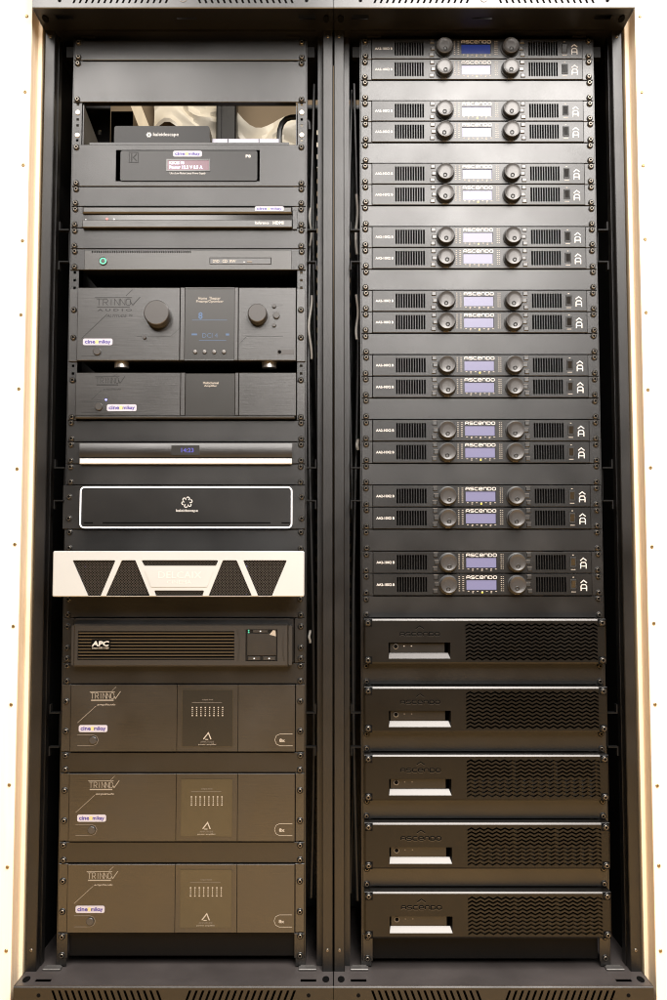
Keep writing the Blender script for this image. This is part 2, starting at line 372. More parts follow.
def make_rack(xc, label):
    t = thing('equipment_rack', label, 'rack', (xc, 0, ZF), 'pair of equipment racks')
    dz = -ZF
    # corner posts: front flange, return and set-back strip
    for sg in (-1, 1):
        def post():
            mb = MB(); a, b = sorted((sg*.2975, sg*.2765))
            mb.cbox(a, b, -.020, .030, dz-.03, dz+ZT+.02, .0015)
            a, b = sorted((sg*.2763, sg*.2660 if sg*xc < 0 else sg*.2750)); mb.box(a, b, .006, .028, dz-.03, dz+ZT+.02)
            return mb
        p = part('post', 'frame_paint', t, post)
        for zz in (.028, 1.862):
            part('bolt', 'screw', p, screw_head_mb, 'bolt', (sg*.2868, -.020, dz+zz))
        part('rear_post', 'frame_paint', t, lambda: MB().plate(*sorted((sg*.2975, sg*.2360)), dz, dz+ZT, .30, .3025,
             [(*sorted((sg*.2640, sg*.2580)), dz+.03+.030*k, dz+.042+.030*k) for k in range(60)]))
        holes = []
        for k in range(42):
            for o_ in (.00635, .02222, .0381):
                zc = dz + k*U + o_; holes.append((*sorted((sg*.2325-.0026, sg*.2325+.0026)), zc-.0026, zc+.0026))
        part('mounting_rail', 'powder', t, lambda: MB().plate(*sorted((sg*.2440, sg*.2240)), dz-.01, dz+ZT-.006, .0005, .0025, holes, .0004)
             .box(*sorted((sg*.2440, sg*.2420)), .0026, .045, dz-.01, dz+ZT-.006))
        for zz in (1.585, .285): part('wood_pad', 'batten_wood', t, MB().box(*sorted((sg*.2939, sg*.2930)), .055, .080, dz+zz-.013, dz+zz+.013))
        # solid side panel; wood pads stand in for cut-outs showing lit wood
        part('side_panel', 'interior', t, lambda: MB().box(*sorted((sg*.2960, sg*.2940)), .032, .80, dz-.03, dz+ZT))
        for zb in (1.425, .935, .447):
            part('bracket', 'bracket_black', t, bracket_mb(sg), ('bracket', sg), (0, 0, dz+zb))
        part('bracket', 'bracket_black', t, lambda: MB().box(*sorted((sg*.2445, sg*.2590)), .002, .02, dz+1.830, dz+1.852))
    # top cap
    cap = part('top_cap', 'cap_paint', t, lambda: slanted(-.2990, .2990, dz+ZT, dz+ZT+.062, YC, YC+.0015,
        [(sx*(.0265+.0122*k), dz+ZT+.0105, dz+ZT+.050, .0042, sx*-.016) for k in range(16) for sx in (-1, 1)], .002)
        .box(-.299, -.2975, YC+.004, .12, dz+ZT+.0005, dz+ZT+.06).box(.2975, .299, YC+.004, .12, dz+ZT+.0005, dz+ZT+.06)
        .box(-.299, .299, YC+.002, .12, dz+ZT+.0605, dz+ZT+.0620))
    def under():
        mb = MB().plate(-.2972, .2972, -.280, .100, 0, .0015, [(-.262, -.228, .060, .076), (.228, .262, .060, .076), (-.018, .022, .062, .068)], .0002)
        # plate() builds upright: lay it down (x, z -> y, y -> z)
        mb.v = [(x, -z, dz+ZT+.0015+y) for x, y, z in mb.v]; return mb
    part('underside', 'frame_paint', cap, under)
    part('lip', 'frame_paint', cap, MB().box(-.262, .262, -.023, -.0215, dz+ZT-.0032, dz+ZT+.0012))
    for sg in (-1, 1):
        part('grommet', 'void', cap, lambda: MB().add([(sg*.284+.006*math.cos(a), -.064+.012*math.sin(a), dz+ZT-.0008+h) for h in (0, .002) for a in [2*math.pi*k/14 for k in range(14)]],
             [tuple(range(14))] + [(i,(i+1)%14,(i+1)%14+14,i+14) for i in range(14)]))
        part('hole_disc', 'void', cap, lambda: MB().lathe(sg*.245, dz+ZT+.016, [(0, YC-.0006), (.0034, YC-.0006), (.0034, YC+.0005)], 12))  # flat black disc paints the dark of a round hole
        part('tab', 'powder', cap, MB().box(*sorted((sg*.200, sg*.228)), -.004, .004, dz+ZT-.0045, dz+ZT-.0008))
    part('badge', 'print_dim', cap, lambda: MB().lathe(0, dz+ZT+.020, [(.0075, YC+.0002), (.0075, YC-.0010), (.0062, YC-.0010), (.0062, YC+.0002)], 20)
         .box(-.003, .003, YC-.0008, YC+.0002, dz+ZT+.0185, dz+ZT+.0215))
    # base tray
    ZB = -.012
    base = part('base_tray', 'frame_paint', t, lambda: slanted(-.2990, .2990, 0, dz+ZB, YF, YF+.0015,
        [(sx*(.021+.0122*k), dz+ZB-.060, dz+ZB-.008, .0046, sx*.020) for k in range(17) for sx in (-1, 1)], .003)
        .box(-.299, -.2975, YF+.004, .78, 0, dz+ZB-.0005).box(.2975, .299, YF+.004, .78, 0, dz+ZB-.0005))
    def top():
        mb = MB().plate(-.2975, .2975, -.780, .0835, 0, .0015, [(-.266, -.236, .052, .0655), (.236, .266, .052, .0655)], .0002)
        mb.v = [(x, -z, dz+ZB-.0002-y) for x, y, z in mb.v]; return mb
    part('tray_top', 'tray_top', base, top)
    for sg in (-1, 1):
        part('grommet', 'void', base, lambda: MB().add([(sg*.284+.0065*math.cos(a), -.056+.013*math.sin(a), dz+ZB+.0012-h) for h in (0, .002) for a in [2*math.pi*k/14 for k in range(14)]],
             [tuple(range(14))] + [(i,(i+1)%14,(i+1)%14+14,i+14) for i in range(14)]))
        part('hinge_tab', 'hinge', base, lambda: MB().cbox(*sorted((sg*.231, sg*.265)), -.018, -.002, dz+ZB+.001, dz+ZB+.0035, .0006)
             .box(*sorted((sg*.234, sg*.262)), -.0018, .001, dz+ZB+.001, dz+ZB+.0045))
        part('hole_disc', 'void', base, lambda: MB().lathe(sg*.252, dz+ZB-.017, [(0, YF-.0006), (.0036, YF-.0006), (.0036, YF+.0005)], 12))  # black disc for a round hole, its darkness put into the colour
    part('shade_sheet', 'void', base, MB().box(-.29, .29, YF+.025, .70, dz+ZB-.03, dz+ZB-.029))  # unseen black sheet added to keep the tray's holes dark
    part('shade_sheet', 'void', base, MB().box(-.29, .29, YF+.022, YF+.024, .01, dz+ZB-.006))  # unseen black sheet added to darken the front slots
    return t
rackL = make_rack(XL, 'left black steel rack, holding the white-fronted unit and mixed equipment')
rackR = make_rack(XR, 'right black steel rack, holding paired two-knob amplifiers and wavy-grille units')

# ------------------------------------------------------------------ shared small parts
def screw_mb():
    return MB().lathe(0, 0, [(.0064, .0), (.0064, -.0010), (.0056, -.0017), (.0046, -.0012)], 16)
def screw_dome_mb():
    return MB().lathe(0, 0, [(.0046, -.0008), (.0046, -.0026), (.0042, -.0040), (.0034, -.0047), (.0025, -.0047), (.0024, -.0030)], 14)
def screw_at(t, x, z, y=-.003):
    s = part('screw', 'screw', t, screw_dome_mb, 'dome', (x, y, z))
    part('washer', 'screw_cup', s, screw_mb, 'cup')
    part('socket', 'void', s, lambda: MB().lathe(0, 0, [(.0025, -.0032), (0, -.0030)], 6), 'socket')
    return s
def screws_for(t, nu, y=-.003, x=.2325, only=None):
    zs = {1: (.00635, .0381), 2: (.00635, .0381+U), 3: (.022+.003, .0381+2*U-.016)}[nu]
    for sg in (-1, 1):
        for z in zs: screw_at(t, sg*x + random.uniform(-.0007, .0007), z + random.uniform(-.0006, .0006), y)
def rr(x0, x1, z0, z1, r, n=4):
    """rounded rectangle outline"""
    pts = []
    for cx, cz, a0 in ((x1-r, z0+r, -90), (x1-r, z1-r, 0), (x0+r, z1-r, 90), (x0+r, z0+r, 180)):
        for k in range(n+1):
            a = R(a0 + 90*k/n); pts.append((cx + r*math.cos(a), cz + r*math.sin(a)))
    return pts
def sticker(t, x0, x1, z0, z1, y):
    s = part('sticker', 'sticker', t, lambda: MB().poly(rr(x0, x1, z0, z1, (z1-z0)*.25, 3), y-.0005, y))
    w, h = x1-x0, z1-z0
    part('lettering', 'sticker_ink', s, lambda: text_mb('cine', x0+.06*w, x0+.42*w, z0+.24*h, z1-.2*h, y-.0006, y, .03))
    part('lettering', 'sticker_ink', s, lambda: text_mb('mikay', x0+.53*w, x0+.94*w, z0+.10*h, z1-.2*h, y-.0006, y, .03))
    part('dot', 'sticker_dot', s, lambda: MB().lathe(x0+.475*w, (z0+z1)/2, [(0, y-.0006), (.30*h, y-.0006), (.30*h, y)], 12))
def chassis(t, nu, depth=.34, w=.218, y0=.0006):
    part('chassis', 'interior', t, lambda: MB().box(-w, w, y0, depth, .0015, nu*U-.0015), ('chassis', nu, depth, w, y0))
def pan(name, label, xc, z, nu, group='blank filler panels', hgt=None, recess=0):
    H = hgt or nu*U
    t = thing(name, label, 'panel', (xc, 0, z), group)
    if recess:      # set-back pan between two ears, its shade put into the colour
        for sg in (-1, 1): part('rack_ear', 'powder', t, MB().cbox(*sorted((sg*.2413, sg*.2215)), -.0024, 0, .0010, H-.0010, .0007))
        part('faceplate', 'powder_shaded', t, MB().box(-.2212, .2212, recess, recess+.002, .0010, H-.0010).box(-.2212, .2212, -.001, recess-.0002, H-.0030, H-.0010))
    else: part('faceplate', 'powder', t, lambda: MB().cbox(-.2413, .2413, -.0024, 0, .0010, H-.0010, .0007)
         .box(-.220, .220, .0002, .016, .0012, .0030).box(-.220, .220, .0002, .016, H-.0030, H-.0012), ('blank', H))
    for sg in (-1, 1):
        for z_ in (.00635, H-.00635): screw_at(t, sg*.2325 + random.uniform(-.0007, .0007), z_ + random.uniform(-.0006, .0006), -.0024)
    return t
def button(t, name, m, x, z, r, y, h, n=14):
    return part(name, m, t, lambda: MB().lathe(x, z, [(r, y), (r, y-h*.8), (r*.88, y-h), (0, y-h)], n))

# ------------------------------------------------------------------ right rack: amplifiers
ORD = ['first', 'second', 'third', 'fourth', 'fifth', 'sixth', 'seventh', 'eighth', 'ninth']
def knob_mb(r, h):
    return MB().lathe(0, 0, [(r*1.0, -.0010), (r*1.0, -h*.88), (r*.985, -h*.97), (r*.955, -h), (r*.93, -h), (r*.90, -h+.0003), (r*.5, -h+.0007), (0, -h+.0008)], 36)
def knurl_mb(r, h):
    mb = MB(); n = 48
    prof = [(r*1.15, 0), (r*1.15, -.0025), (r*1.025, -.0032), (r*1.025, -h*.80), (r*.96, -h*.83)]  # dark ring widened to paint the shadow around the knob
    mb.lathe(0, 0, prof, n)
    return mb
def make_amp(k, j):
    top = 42 - 3*k - j
    z0 = (top-1)*U
    if k == 0 and j == 0: lab = 'topmost black two-knob amplifier, its screen glowing deep blue, at head of right rack'
    else: lab = f'{("upper","lower")[j]} black two-knob amplifier of the {ORD[k]} pair from the top, right rack'
    t = thing('amplifier', lab, 'amplifier', (XR, 0, z0), 'two-knob amplifiers in the right rack')
    vl = [(-.1715+.00515*i, -.1715+.00515*i+.0037, .0075, .0372) for i in range(12)]
    vr = [(.1070+.00515*i, .1070+.00515*i+.0037, .0075, .0372) for i in range(12)]
    chassis(t, 1, .40, .216, .012)
    f = part('faceplate', 'amp_face', t, lambda: MB().plate(-.2190, .2190, .0009, U-.0009, -.0052, -.0006, vl + vr +
             [(-.0325, .0285, .0112, .0318), (.1755, .1885, .0120, .0335)], .0007), 'ampface')
    for sg in (-1, 1):
        part('rack_ear', 'powder', t, lambda: MB().cbox(*sorted((sg*.2413, sg*.2194)), -.0030, 0, .0006, U-.0006, .0006), ('ampear', sg))
    part('vent_backing', 'void', t, lambda: MB().box(-.1740, -.1085, .0030, .0040, .005, .039), 'ampback1')
    part('vent_backing', 'void', t, lambda: MB().box(.1045, .1710, .0030, .0040, .005, .039), 'ampback2')
    part('display', 'screen_blue' if (k, j) == (0, 0) else 'screen_lavender', t, lambda: MB().box(-.0320, .0280, -.0035, -.0028, .0117, .0313), 'ampdisp')
    part('lettering', 'print_white', t, lambda: strokes('ASCENDO', -.0325, .0290, .0335, .0402, .0013, -.0055, -.0051, .34), 'ascendo')
    part('lettering', 'print_white', t, lambda: text_mb('AA2-10X2 B', -.2125, -.1760, .0195, .0248, -.0054, -.0052, .028), 'ampmodel')
    part('emblem', 'print_white', t, lambda: MB().ribbon([(.1962, .0256), (.2025, .0308), (.2088, .0256)], .0019, -.0056, -.0051)
         .ribbon([(.1970, .0098), (.1970, .0190), (.1990, .0222), (.2060, .0222), (.2080, .0190), (.2080, .0098)], .0020, -.0056, -.0051)
         .ribbon([(.1981, .0148), (.2069, .0148)], .0018, -.0056, -.0051), 'ampemblem')
    def marks():
        mb = MB()
        for i in range(8):
            z = .0095 + i*.0040
            mb.box(-.0480, -.0452, -.0055, -.0051, z, z+.0012); mb.box(-.0405, -.0370, -.0055, -.0051, z, z+.0012)
            mb.box(.0365, .0390, -.0055, -.0051, z, z+.0012); mb.box(.0405, .0428, -.0055, -.0051, z, z+.0010)
        for i in range(7):
            x = -.0300 + i*.0092
            mb.box(x, x+.0034, -.0055, -.0051, .0082, .0095)
        for x in (-.0685, .0687): mb.box(x-.005, x+.005, -.0055, -.0051, .0026, .0036)
        mb.box(.1775, .1865, -.0055, -.0051, .0072, .0084).box(.1805, .1835, -.0055, -.0051, .0362, .0378)
        return mb
    part('marking', 'print_grey', t, marks, 'ampmarks', kind='stuff')
    part('indicator', 'led_amber' if (k + j) % 2 else 'print_grey', t, lambda: MB().box(-.0026, .0006, -.0056, -.0052, .0055, .0072), 'ampind')
    part('indicator', 'print_grey', t, lambda: MB().box(-.0210, -.0180, -.0056, -.0052, .0055, .0070), 'ampind2')
    part('indicator', 'print_grey', t, lambda: MB().box(.0158, .0186, -.0056, -.0052, .0055, .0070), 'ampind3')
    for sg in (-1, 1):
        cx = sg*.0686
        kb = part('knob', 'knob', t, lambda: knob_mb(.0168, .0150), 'ampknob', (cx, -.0052, U/2))
        part('knob_base', 'knob_side', kb, lambda: knurl_mb(.0168, .0150), 'ampknurl')
        part('dimple', 'knob_side', kb, lambda: MB().lathe(0, 0, [(.0044, .0004), (.0044, -.0006), (.0036, -.0009), (.0030, .0000), (0, .0006)], 16), 'ampdimple',
             (random.uniform(-.0022, .0022), -.0146, -.0076 + random.uniform(-.001, .0006)))
        for i, (dx, z) in enumerate(((.0, .0368), (-.002, .0222), (.001, .0085))):
            b = part('button', 'button_grey', t, lambda: MB().cbox(-.0046, .0046, -.0022, 0, -.0038, .0038, .0009), 'ampbtn', (sg*.0935 + sg*dx, -.0052, z))
            part('marking', 'print_dim', b, lambda: MB().box(-.0046, .0046, -.0003, .0, .0046, .0054), 'ampbtnmark')
    sw = part('power_switch', 'rubber', t, lambda: MB().plate(.1758, .1882, .0123, .0332, -.0060, .004, [(.1778, .1862, .0150, .0305)], .0006), 'ampsw')
    part('rocker', 'amp_face', sw, lambda: MB().add([(.1780,-.0045,.0152),(.1860,-.0045,.0152),(.1860,-.0085,.0303),(.1780,-.0085,.0303),(.1780,.002,.0152),(.1860,.002,.0152),(.1860,.002,.0303),(.1780,.002,.0303)],
         [(0,1,2,3),(0,1,5,4),(1,2,6,5),(2,3,7,6),(3,0,4,7)]), 'amprocker')
    screws_for(t, 1, -.0030)
    return t
for k in range(9):
    for j in range(2): make_amp(k, j)
    z = (42-3*k-3)*U
    pan('blank_panel', f'blank black one-unit panel under the {ORD[k]} amplifier pair from the top, right rack', XR, z, 1)

# ------------------------------------------------------------------ right rack: wavy-grille units
SY = -.030
def grille_mb(x0, x1, zlo, zhi, X0, X1, Z0, Z1, pocket, y0, y1, c=.0030):
    """faceplate with ten zig-zag slots and one rectangular pocket opening"""
    mb = MB(); nrow = 10; per = .0162; n = int(round((x1-x0)/per))*2; dx = (x1-x0)/n; amp = .0021
    pitch = (zhi-zlo)/nrow; slot = pitch*.47
    edges = []
    for r in range(nrow):
        zc = zlo + pitch*(r+.5); edges += [zc-slot/2, zc+slot/2]
    def Z(i, z): return z + (amp if i % 2 else -amp)
    def quad(p): mb.add([(x, y0, z) for x, z in p], [tuple(range(len(p)))])
    for i in range(n):
        xa, xb = x0+i*dx, x0+(i+1)*dx
        bands = [(None, 0)] + [(2*r+1, 2*r+2) for r in range(nrow-1)] + [(2*nrow-1, None)]
        for lo, hi in bands:
            a = (xa, Z0+c) if lo is None else (xa, Z(i, edges[lo])); b = (xb, Z0+c) if lo is None else (xb, Z(i+1, edges[lo]))
            d = (xa, Z1-c) if hi is None else (xa, Z(i, edges[hi])); e = (xb, Z1-c) if hi is None else (xb, Z(i+1, edges[hi]))
            quad([a, b, e, d])
        for ed in edges:
            a, b = (xa, Z(i, ed)), (xb, Z(i+1, ed))
            mb.add([(a[0],y0,a[1]),(b[0],y0,b[1]),(b[0],y1,b[1]),(a[0],y1,a[1])], [(0,1,2,3)])
    quad([(x1, Z0+c), (X1-c, Z0+c), (X1-c, Z1-c), (x1, Z1-c)])
    px0, px1, pz0, pz1 = pocket
    quad([(X0+c, Z0+c), (px0, Z0+c), (px0, Z1-c), (X0+c, Z1-c)]); quad([(px1, Z0+c), (x0, Z0+c), (x0, Z1-c), (px1, Z1-c)])
    quad([(px0, Z0+c), (px1, Z0+c), (px1, pz0), (px0, pz0)]); quad([(px0, pz1), (px1, pz1), (px1, Z1-c), (px0, Z1-c)])
    a = [(X0+c,y0,Z0+c),(X1-c,y0,Z0+c),(X1-c,y0,Z1-c),(X0+c,y0,Z1-c),(X0,y0+c*.62,Z0),(X1,y0+c*.62,Z0),(X1,y0+c*.62,Z1),(X0,y0+c*.62,Z1),(X0,y1,Z0),(X1,y1,Z0),(X1,y1,Z1),(X0,y1,Z1)]
    f = []
    for i in range(4):
        j = (i+1) % 4; f += [(i,i+4,j+4,j),(i+4,i+8,j+8,j+4)]
    return mb.add(a, f)
def make_wave(k, ztop):
    H = 2*U; z0 = ztop - H
    t = thing('subwoofer_amplifier', f'black two-unit amplifier with wavy slot grille, {ORD[k]} from the top of the five', 'amplifier', (XR, 0, z0), 'wavy-grille amplifiers in the right rack')
    if k == 0: t['label'] = 'black two-unit amplifier with wavy slot grille, directly under the lowest two-knob amplifier pair'
    if k == 4: t['label'] = 'black two-unit amplifier with wavy slot grille, lowest unit in the right rack'
    PK = (-.1900, -.0685, .0105, .0420)
    part('faceplate', 'brushed_fine', t, lambda: grille_mb(-.0385, .2215, .0070, .0800, -.2385, .2385, .0008, H-.0008, PK, SY, -.0005), 'waveface')
    for sg in (-1, 1): part('rack_ear', 'powder', t, lambda: MB().box(*sorted((sg*.2413, sg*.2200)), .0002, .003, .0012, H-.0012), ('waveear', sg))
    part('edge_highlight', 'edge_highlight', t, lambda: MB().add([(x, y, z) for x in (-.2215, .2215) for y, z in ((SY-.0001, H-.0008-.0031), (SY+.00176, H-.0008+.0001), (SY+.00200, H-.0008-.0002), (SY+.0002, H-.0008-.0032))],
         [(0,4,5,1),(1,5,6,2),(2,6,7,3),(3,7,4,0),(0,1,2,3),(7,6,5,4)]), 'waveedge')  # strip added to carry the highlight along the top chamfer
    chassis(t, 2, .42, .216, .030)
    # pocket: floor that slopes towards the viewer, rounded side, recessed control strip
    a, b, lo, hi = PK
    pk = part('pocket', 'brushed_fine', t, lambda: MB().add([(a,SY,lo),(b,SY,lo),(b-.004,SY+.009,lo+.0105),(a+.002,SY+.009,lo+.0105),(a,SY,hi),(b,SY,hi),(b-.002,SY+.0155,hi),(a+.001,SY+.0155,hi)],
         [(4,5,6,7),(0,3,7,4),(1,5,6,2)]), 'wavepocket')
    part('pocket_floor', 'pocket_lit' if k else 'pocket_dim' , pk, lambda: MB().add([(a,SY+.0002,lo+.0002),(b,SY+.0002,lo+.0002),(b-.004,SY+.0088,lo+.0106),(a+.002,SY+.0088,lo+.0106)], [(0,1,2,3)]), 'wavefloor')
    part('control_strip', 'amp_face', pk, lambda: MB().cbox(a+.003, b-.010, SY+.0091, SY+.017, lo+.0108, hi-.0015, .0006), 'wavestrip')
    bx, bz = -.1755, .0335
    bt = part('power_button', 'hinge', pk, lambda: MB().lathe(bx, bz, [(.0052, SY+.0095), (.0052, SY+.0079), (.0040, SY+.0077), (.0036, SY+.0088)], 16), 'wavebtn')
    part('cap', 'void', bt, lambda: MB().lathe(bx, bz, [(.0036, SY+.0088), (0, SY+.0088)], 16), 'wavecap')
    for dx in (.0165, .031):
        part('indicator', 'print_white' if k == 0 else 'print_dim', pk, lambda: MB().lathe(bx+dx, bz+.001, [(0, SY+.0086), (.0013, SY+.0086), (.0013, SY+.0100)], 8), ('waveind', dx))
    for dzt, m_, yy in ((0, 'void', -.0004), (-.0010, 'button_grey', -.0002)):  # black copy paints the engraving's shade, lower grey copy its lit edge
        part('lettering', m_, t, lambda: strokes('ASCENDO', -.1680, -.0890, .0545+dzt, .0630+dzt, .0019, SY+yy, SY+.0001, .36)
             .ribbon([(-.1365, .0690+dzt), (-.1285, .0745+dzt), (-.1205, .0690+dzt)], .0018, SY+yy, SY+.0001), ('wavetext', dzt))
    # what shows behind the slots: dark openings, grey filter behind the lower rows
    bk = part('vent_backing', 'void', t, lambda: MB().box(-.0430, .2255, SY+.0155, SY+.0165, .004, H-.004), 'waveback')
    if k > 1:
        part('filter', 'brushed', bk, lambda: MB().box(-.0430, .2255, SY+.0073, SY+.0085, .0050, .0440), 'wavefilter')
        for x in (.0480, .1290): part('baffle', 'brushed', bk, lambda: MB().box(x, x+.011, SY+.0073, SY+.0085, .0445, H-.005), ('wavebaffle', x))
        part('baffle', 'brushed', bk, lambda: MB().box(.2100, .2255, SY+.0073, SY+.0085, .0445, H-.005), 'wavebaffle3')
    for sg in (-1, 1):
        for i, z in enumerate((.0075, H-.0085)):
            nt = part('notch', 'void', t, lambda: MB().cbox(-.0072, .0072, -.0006, .0006, -.0072, .0072, .0004), 'wavenotch', (sg*.2298, SY, z))
            screw_at(t, sg*.2305, z, SY-.0007)
    return t
WZ = [survey(490, py, SY)[1] for py in (618.6, 686.6, 754.6, 822.6, 891.6)]
for k, zt_ in enumerate(WZ):
    make_wave(k, zt_)
    lab = f'blank black one-unit panel shaded below the {ORD[k]} wavy-grille amplifier from the top'
    if k == 4: lab = 'blank black panel at the foot of the right rack above the tray'
    zt = zt_ - 2*U; zb = WZ[k+1] if k < 4 else 0.0
    pan('blank_panel', lab, XR, zb, 1, hgt=zt-zb, recess=.010 if k == 4 else 0)

# ------------------------------------------------------------------ left rack
pan('blank_panel', 'narrow blank black panel at the head of the left rack', XL, 41*U-.002, 1, hgt=U)
pan('blank_panel', 'tall two-unit blank black panel above the open bay, left rack', XL, 39*U-.003, 2, hgt=2*U)

# rack shelf with window, 37-35
zs = 35*U-.004; t = thing('rack_shelf', 'black rack shelf with a cut-out front framing the power supply', 'shelf', (XL, 0, zs)); F = Frame(XL, zs)
wx0, wx1, wz0, wz1 = F.rect(116.1, 150.6, 259.8, 181.9)
H = 2*U
part('faceplate', 'powder', t, lambda: MB().plate(-.2413, .2413, .0006, H-.0006, -.003, 0, [(wx0, wx1, wz0, wz1)], .0007))
part('deck', 'powder', t, MB().box(-.215, .215, .0005, .40, wz0-.006, wz0-.003))
part('top_deck', 'powder', t, MB().box(-.205, .205, .0005, .34, H-.0032, H-.0012))
part('front_lip', 'powder', t, MB().box(-.2065, .2065, -.0022, .0002, H-.0004, H+.0044))
for sg in (-1, 1):
    part('side_wing', 'powder', t, lambda: MB().add([(sg*.2225, .003, H), (sg*.2225, .003, H+2*U-.002), (sg*.2225, .36, H+.012), (sg*.2225, .36, H),
         (sg*.2205, .003, H), (sg*.2205, .003, H+2*U-.002), (sg*.2205, .36, H+.012), (sg*.2205, .36, H)], [(0,1,2,3),(7,6,5,4),(0,1,5,4),(1,2,6,5),(2,3,7,6),(3,0,4,7)]))
screws_for(t, 2, -.003)
# white discs painted for light showing through the open rail's holes
for sg in (-1, 1):
    for z in (H+.0213, H+.0695):
        part('rail_hole_light', 'white_strip', rackL, lambda: MB().lathe(0, 0, [(0, -.0018), (.0046, -.0018), (.0052, -.0010), (.0052, .0004)], 14), 'railhole', (sg*.2325, 0, z+zs-ZF))

# power supply in the window
t = thing('power_supply', 'grey metal power supply with small red-lit readout, set in shelf cut-out', 'power supply', (XL, 0, zs+wz0)); F = Frame(XL, zs+wz0)
x0, x1, z0, z1 = F.rect(121.0, 152.0, 257.5, 181.9)
part('case', 'psu_face', t, lambda: MB().poly(rr(x0, x1, z0+.0003, z1, .004), .0005, .30))
part('front', 'psu_face', t, lambda: MB().poly(rr(x0, x1, z0+.0003, z1, .004), -.0060, .0002))
dx0, dx1, dz0, dz1 = F.rect(167.5, 161.0, 210.0, 172.0)
fr = part('display', 'screen_red', t, lambda: MB().box(dx0, dx1, -.0063, -.0058, dz0, dz1))
part('frame', 'black_gloss', fr, lambda: MB().ribbon([(dx0, dz0), (dx1, dz0), (dx1, dz1), (dx0, dz1)], .0024, -.0072, -.0058, True))
part('lettering', 'text_lilac', fr, lambda: text_mb('KECES P8', *F.rect(170, 162.6, 184.5, 165.6), -.0066, 0, .02))
part('lettering', 'text_lilac', fr, lambda: text_mb('Power 12.2 V 0.5 A', *F.rect(170, 166.8, 203, 170.2), -.0066, 0, .02))
part('lettering', 'print_white', t, lambda: text_mb('Ultra Low Noise Linear Power Supply', *F.rect(170.2, 173.4, 206, 176), -.0064, 0, .01))
part('lettering', 'print_white', t, lambda: text_mb('P8', *F.rect(246, 156, 251, 159), -.0064, 0, .03))
lx0, lx1, lz0, lz1 = F.rect(129.8, 153.6, 138.8, 163.6)
part('emblem', 'engraved', t, lambda: MB().ribbon([(lx0, lz0), (lx1, lz0), (lx1, lz1), (lx0, lz1)], .0014, -.0064, -.0058, True)
     .ribbon([(lx0+.005, lz0+.002), (lx0+.005, lz1-.002)], .0022, -.0064, -.0058).ribbon([(lx1-.003, lz1-.003), (lx0+.0085, (lz0+lz1)/2), (lx1-.003, lz0+.003)], .0020, -.0064, -.0058))
sticker(t, *F.rect(173.7, 152.2, 202.3, 158.0), -.0062)

# compact player on top of the shelf
zp = zs + H; F = Frame(XL, zp, .03)
t = thing('media_player', 'small dark grey media player sitting on the shelf in the open bay', 'media player', (XL, 0, zp))
x0, x1, z0, z1 = F.rect(114.2, 126.0, 209.6, 141.6)
part('case', 'player_case', t, lambda: MB().poly(rr(x0, x1, .004, z1, .005), .030, .23))
part('base', 'interior', t, lambda: MB().box(x0+.004, x1-.004, .034, .22, .0, .0038))
part('front_strip', 'frame_paint', t, lambda: MB().box(x0+.001, x1-.001, .0288, .0298, .0042, .0075))
part('lettering', 'print_white', t, lambda: text_mb('kaleidescape', *F.rect(153.2, 132.6, 178.6, 137.2), .0296, 0, .012))
ex, ez = F(149, 134.9)
part('emblem', 'print_white', t, lambda: [m := MB(), [m.lathe(ex+.0036*math.cos(R(60*k)), ez+.0036*math.sin(R(60*k)), [(0, .0294), (.0022, .0294), (.0022, .0299)], 8) for k in range(6)]][0])

# things seen through the open bay
def back_sheet():
    mb = MB(); nx, nz = 30, 16
    for j in range(nz+1):
        for i in range(nx+1):
            u, v = i/nx, j/nz
            x = -.55 + .52*u; z = 2.06 + .17*v - .09*u + .05*math.sin(6*u+1) + .02*math.sin(19*u)
            y = .94 - .020*abs(math.sin(9*u+4*v+math.sin(11*v))) - .014*math.sin(17*u-7*v)
            mb.v.append((x, y, z))
    for j in range(nz):
        for i in range(nx): a = j*(nx+1)+i; mb.f.append((a, a+1, a+nx+2, a+nx+1))
    return mb
tag(part('plastic_sheet', 'plastic_sheet', None, back_sheet()), 'crumpled pale sheet hanging behind the rack, seen through the open bay', 'sheet')
q0, q1 = survey(133, 105, .90), survey(150, 142, .90)
tag(part('wood_strut', 'batten_wood', None, MB().add([(q1[0]-.016,.90,q1[1]),(q1[0]+.016,.90,q1[1]),(q0[0]+.016,.90,q0[1]+.02),(q0[0]-.016,.90,q0[1]+.02),(q1[0]-.016,.93,q1[1]),(q1[0]+.016,.93,q1[1]),(q0[0]+.016,.93,q0[1]+.02),(q0[0]-.016,.93,q0[1]+.02)],
    [(0,1,2,3),(7,6,5,4),(0,1,5,4),(1,2,6,5),(2,3,7,6),(3,0,4,7)])), 'pale wooden strut leaning behind the rack, seen at left of open bay', 'strut')
q0, q1 = survey(216, 125, .86), survey(236, 125, .86)
tag(part('duct', 'frame_paint', None, MB().cbox(q0[0], q1[0], .86, .92, 1.5, 2.7, .004).box(q0[0]+.008, q0[0]+.016, .852, .8599, 1.5, 2.7)), 'dark upright duct on the rear wall, seen through the open bay', 'duct')
part('cable_panel', 'interior', rackL, MB().box(-.2355, -.1830, .305, .307, .16, 1.86-ZF))
l0, l1 = survey(212, 142.6, .05), survey(279, 138.6, .05)
ps = tag(part('power_strip', 'sticker', None, MB().cbox(l0[0], l1[0], .05, .085, zp+.0002, l1[1], .001)), 'white strip lying on the shelf right of the small media player', 'power strip')
for px in (228, 259): part('seam', 'void', ps, MB().box(survey(px, 140, .05)[0]-.0007, survey(px, 140, .05)[0]+.0007, .0494, .0502, zp+.001, l1[1]-.001))
pts = []
ctrl = [(279.5, 144), (279.3, 137), (279.8, 130), (282.0, 123.5), (286.0, 119.2), (291.0, 117.4), (297.0, 117.0), (303, 118.5), (308.5, 123), (309.5, 134)]
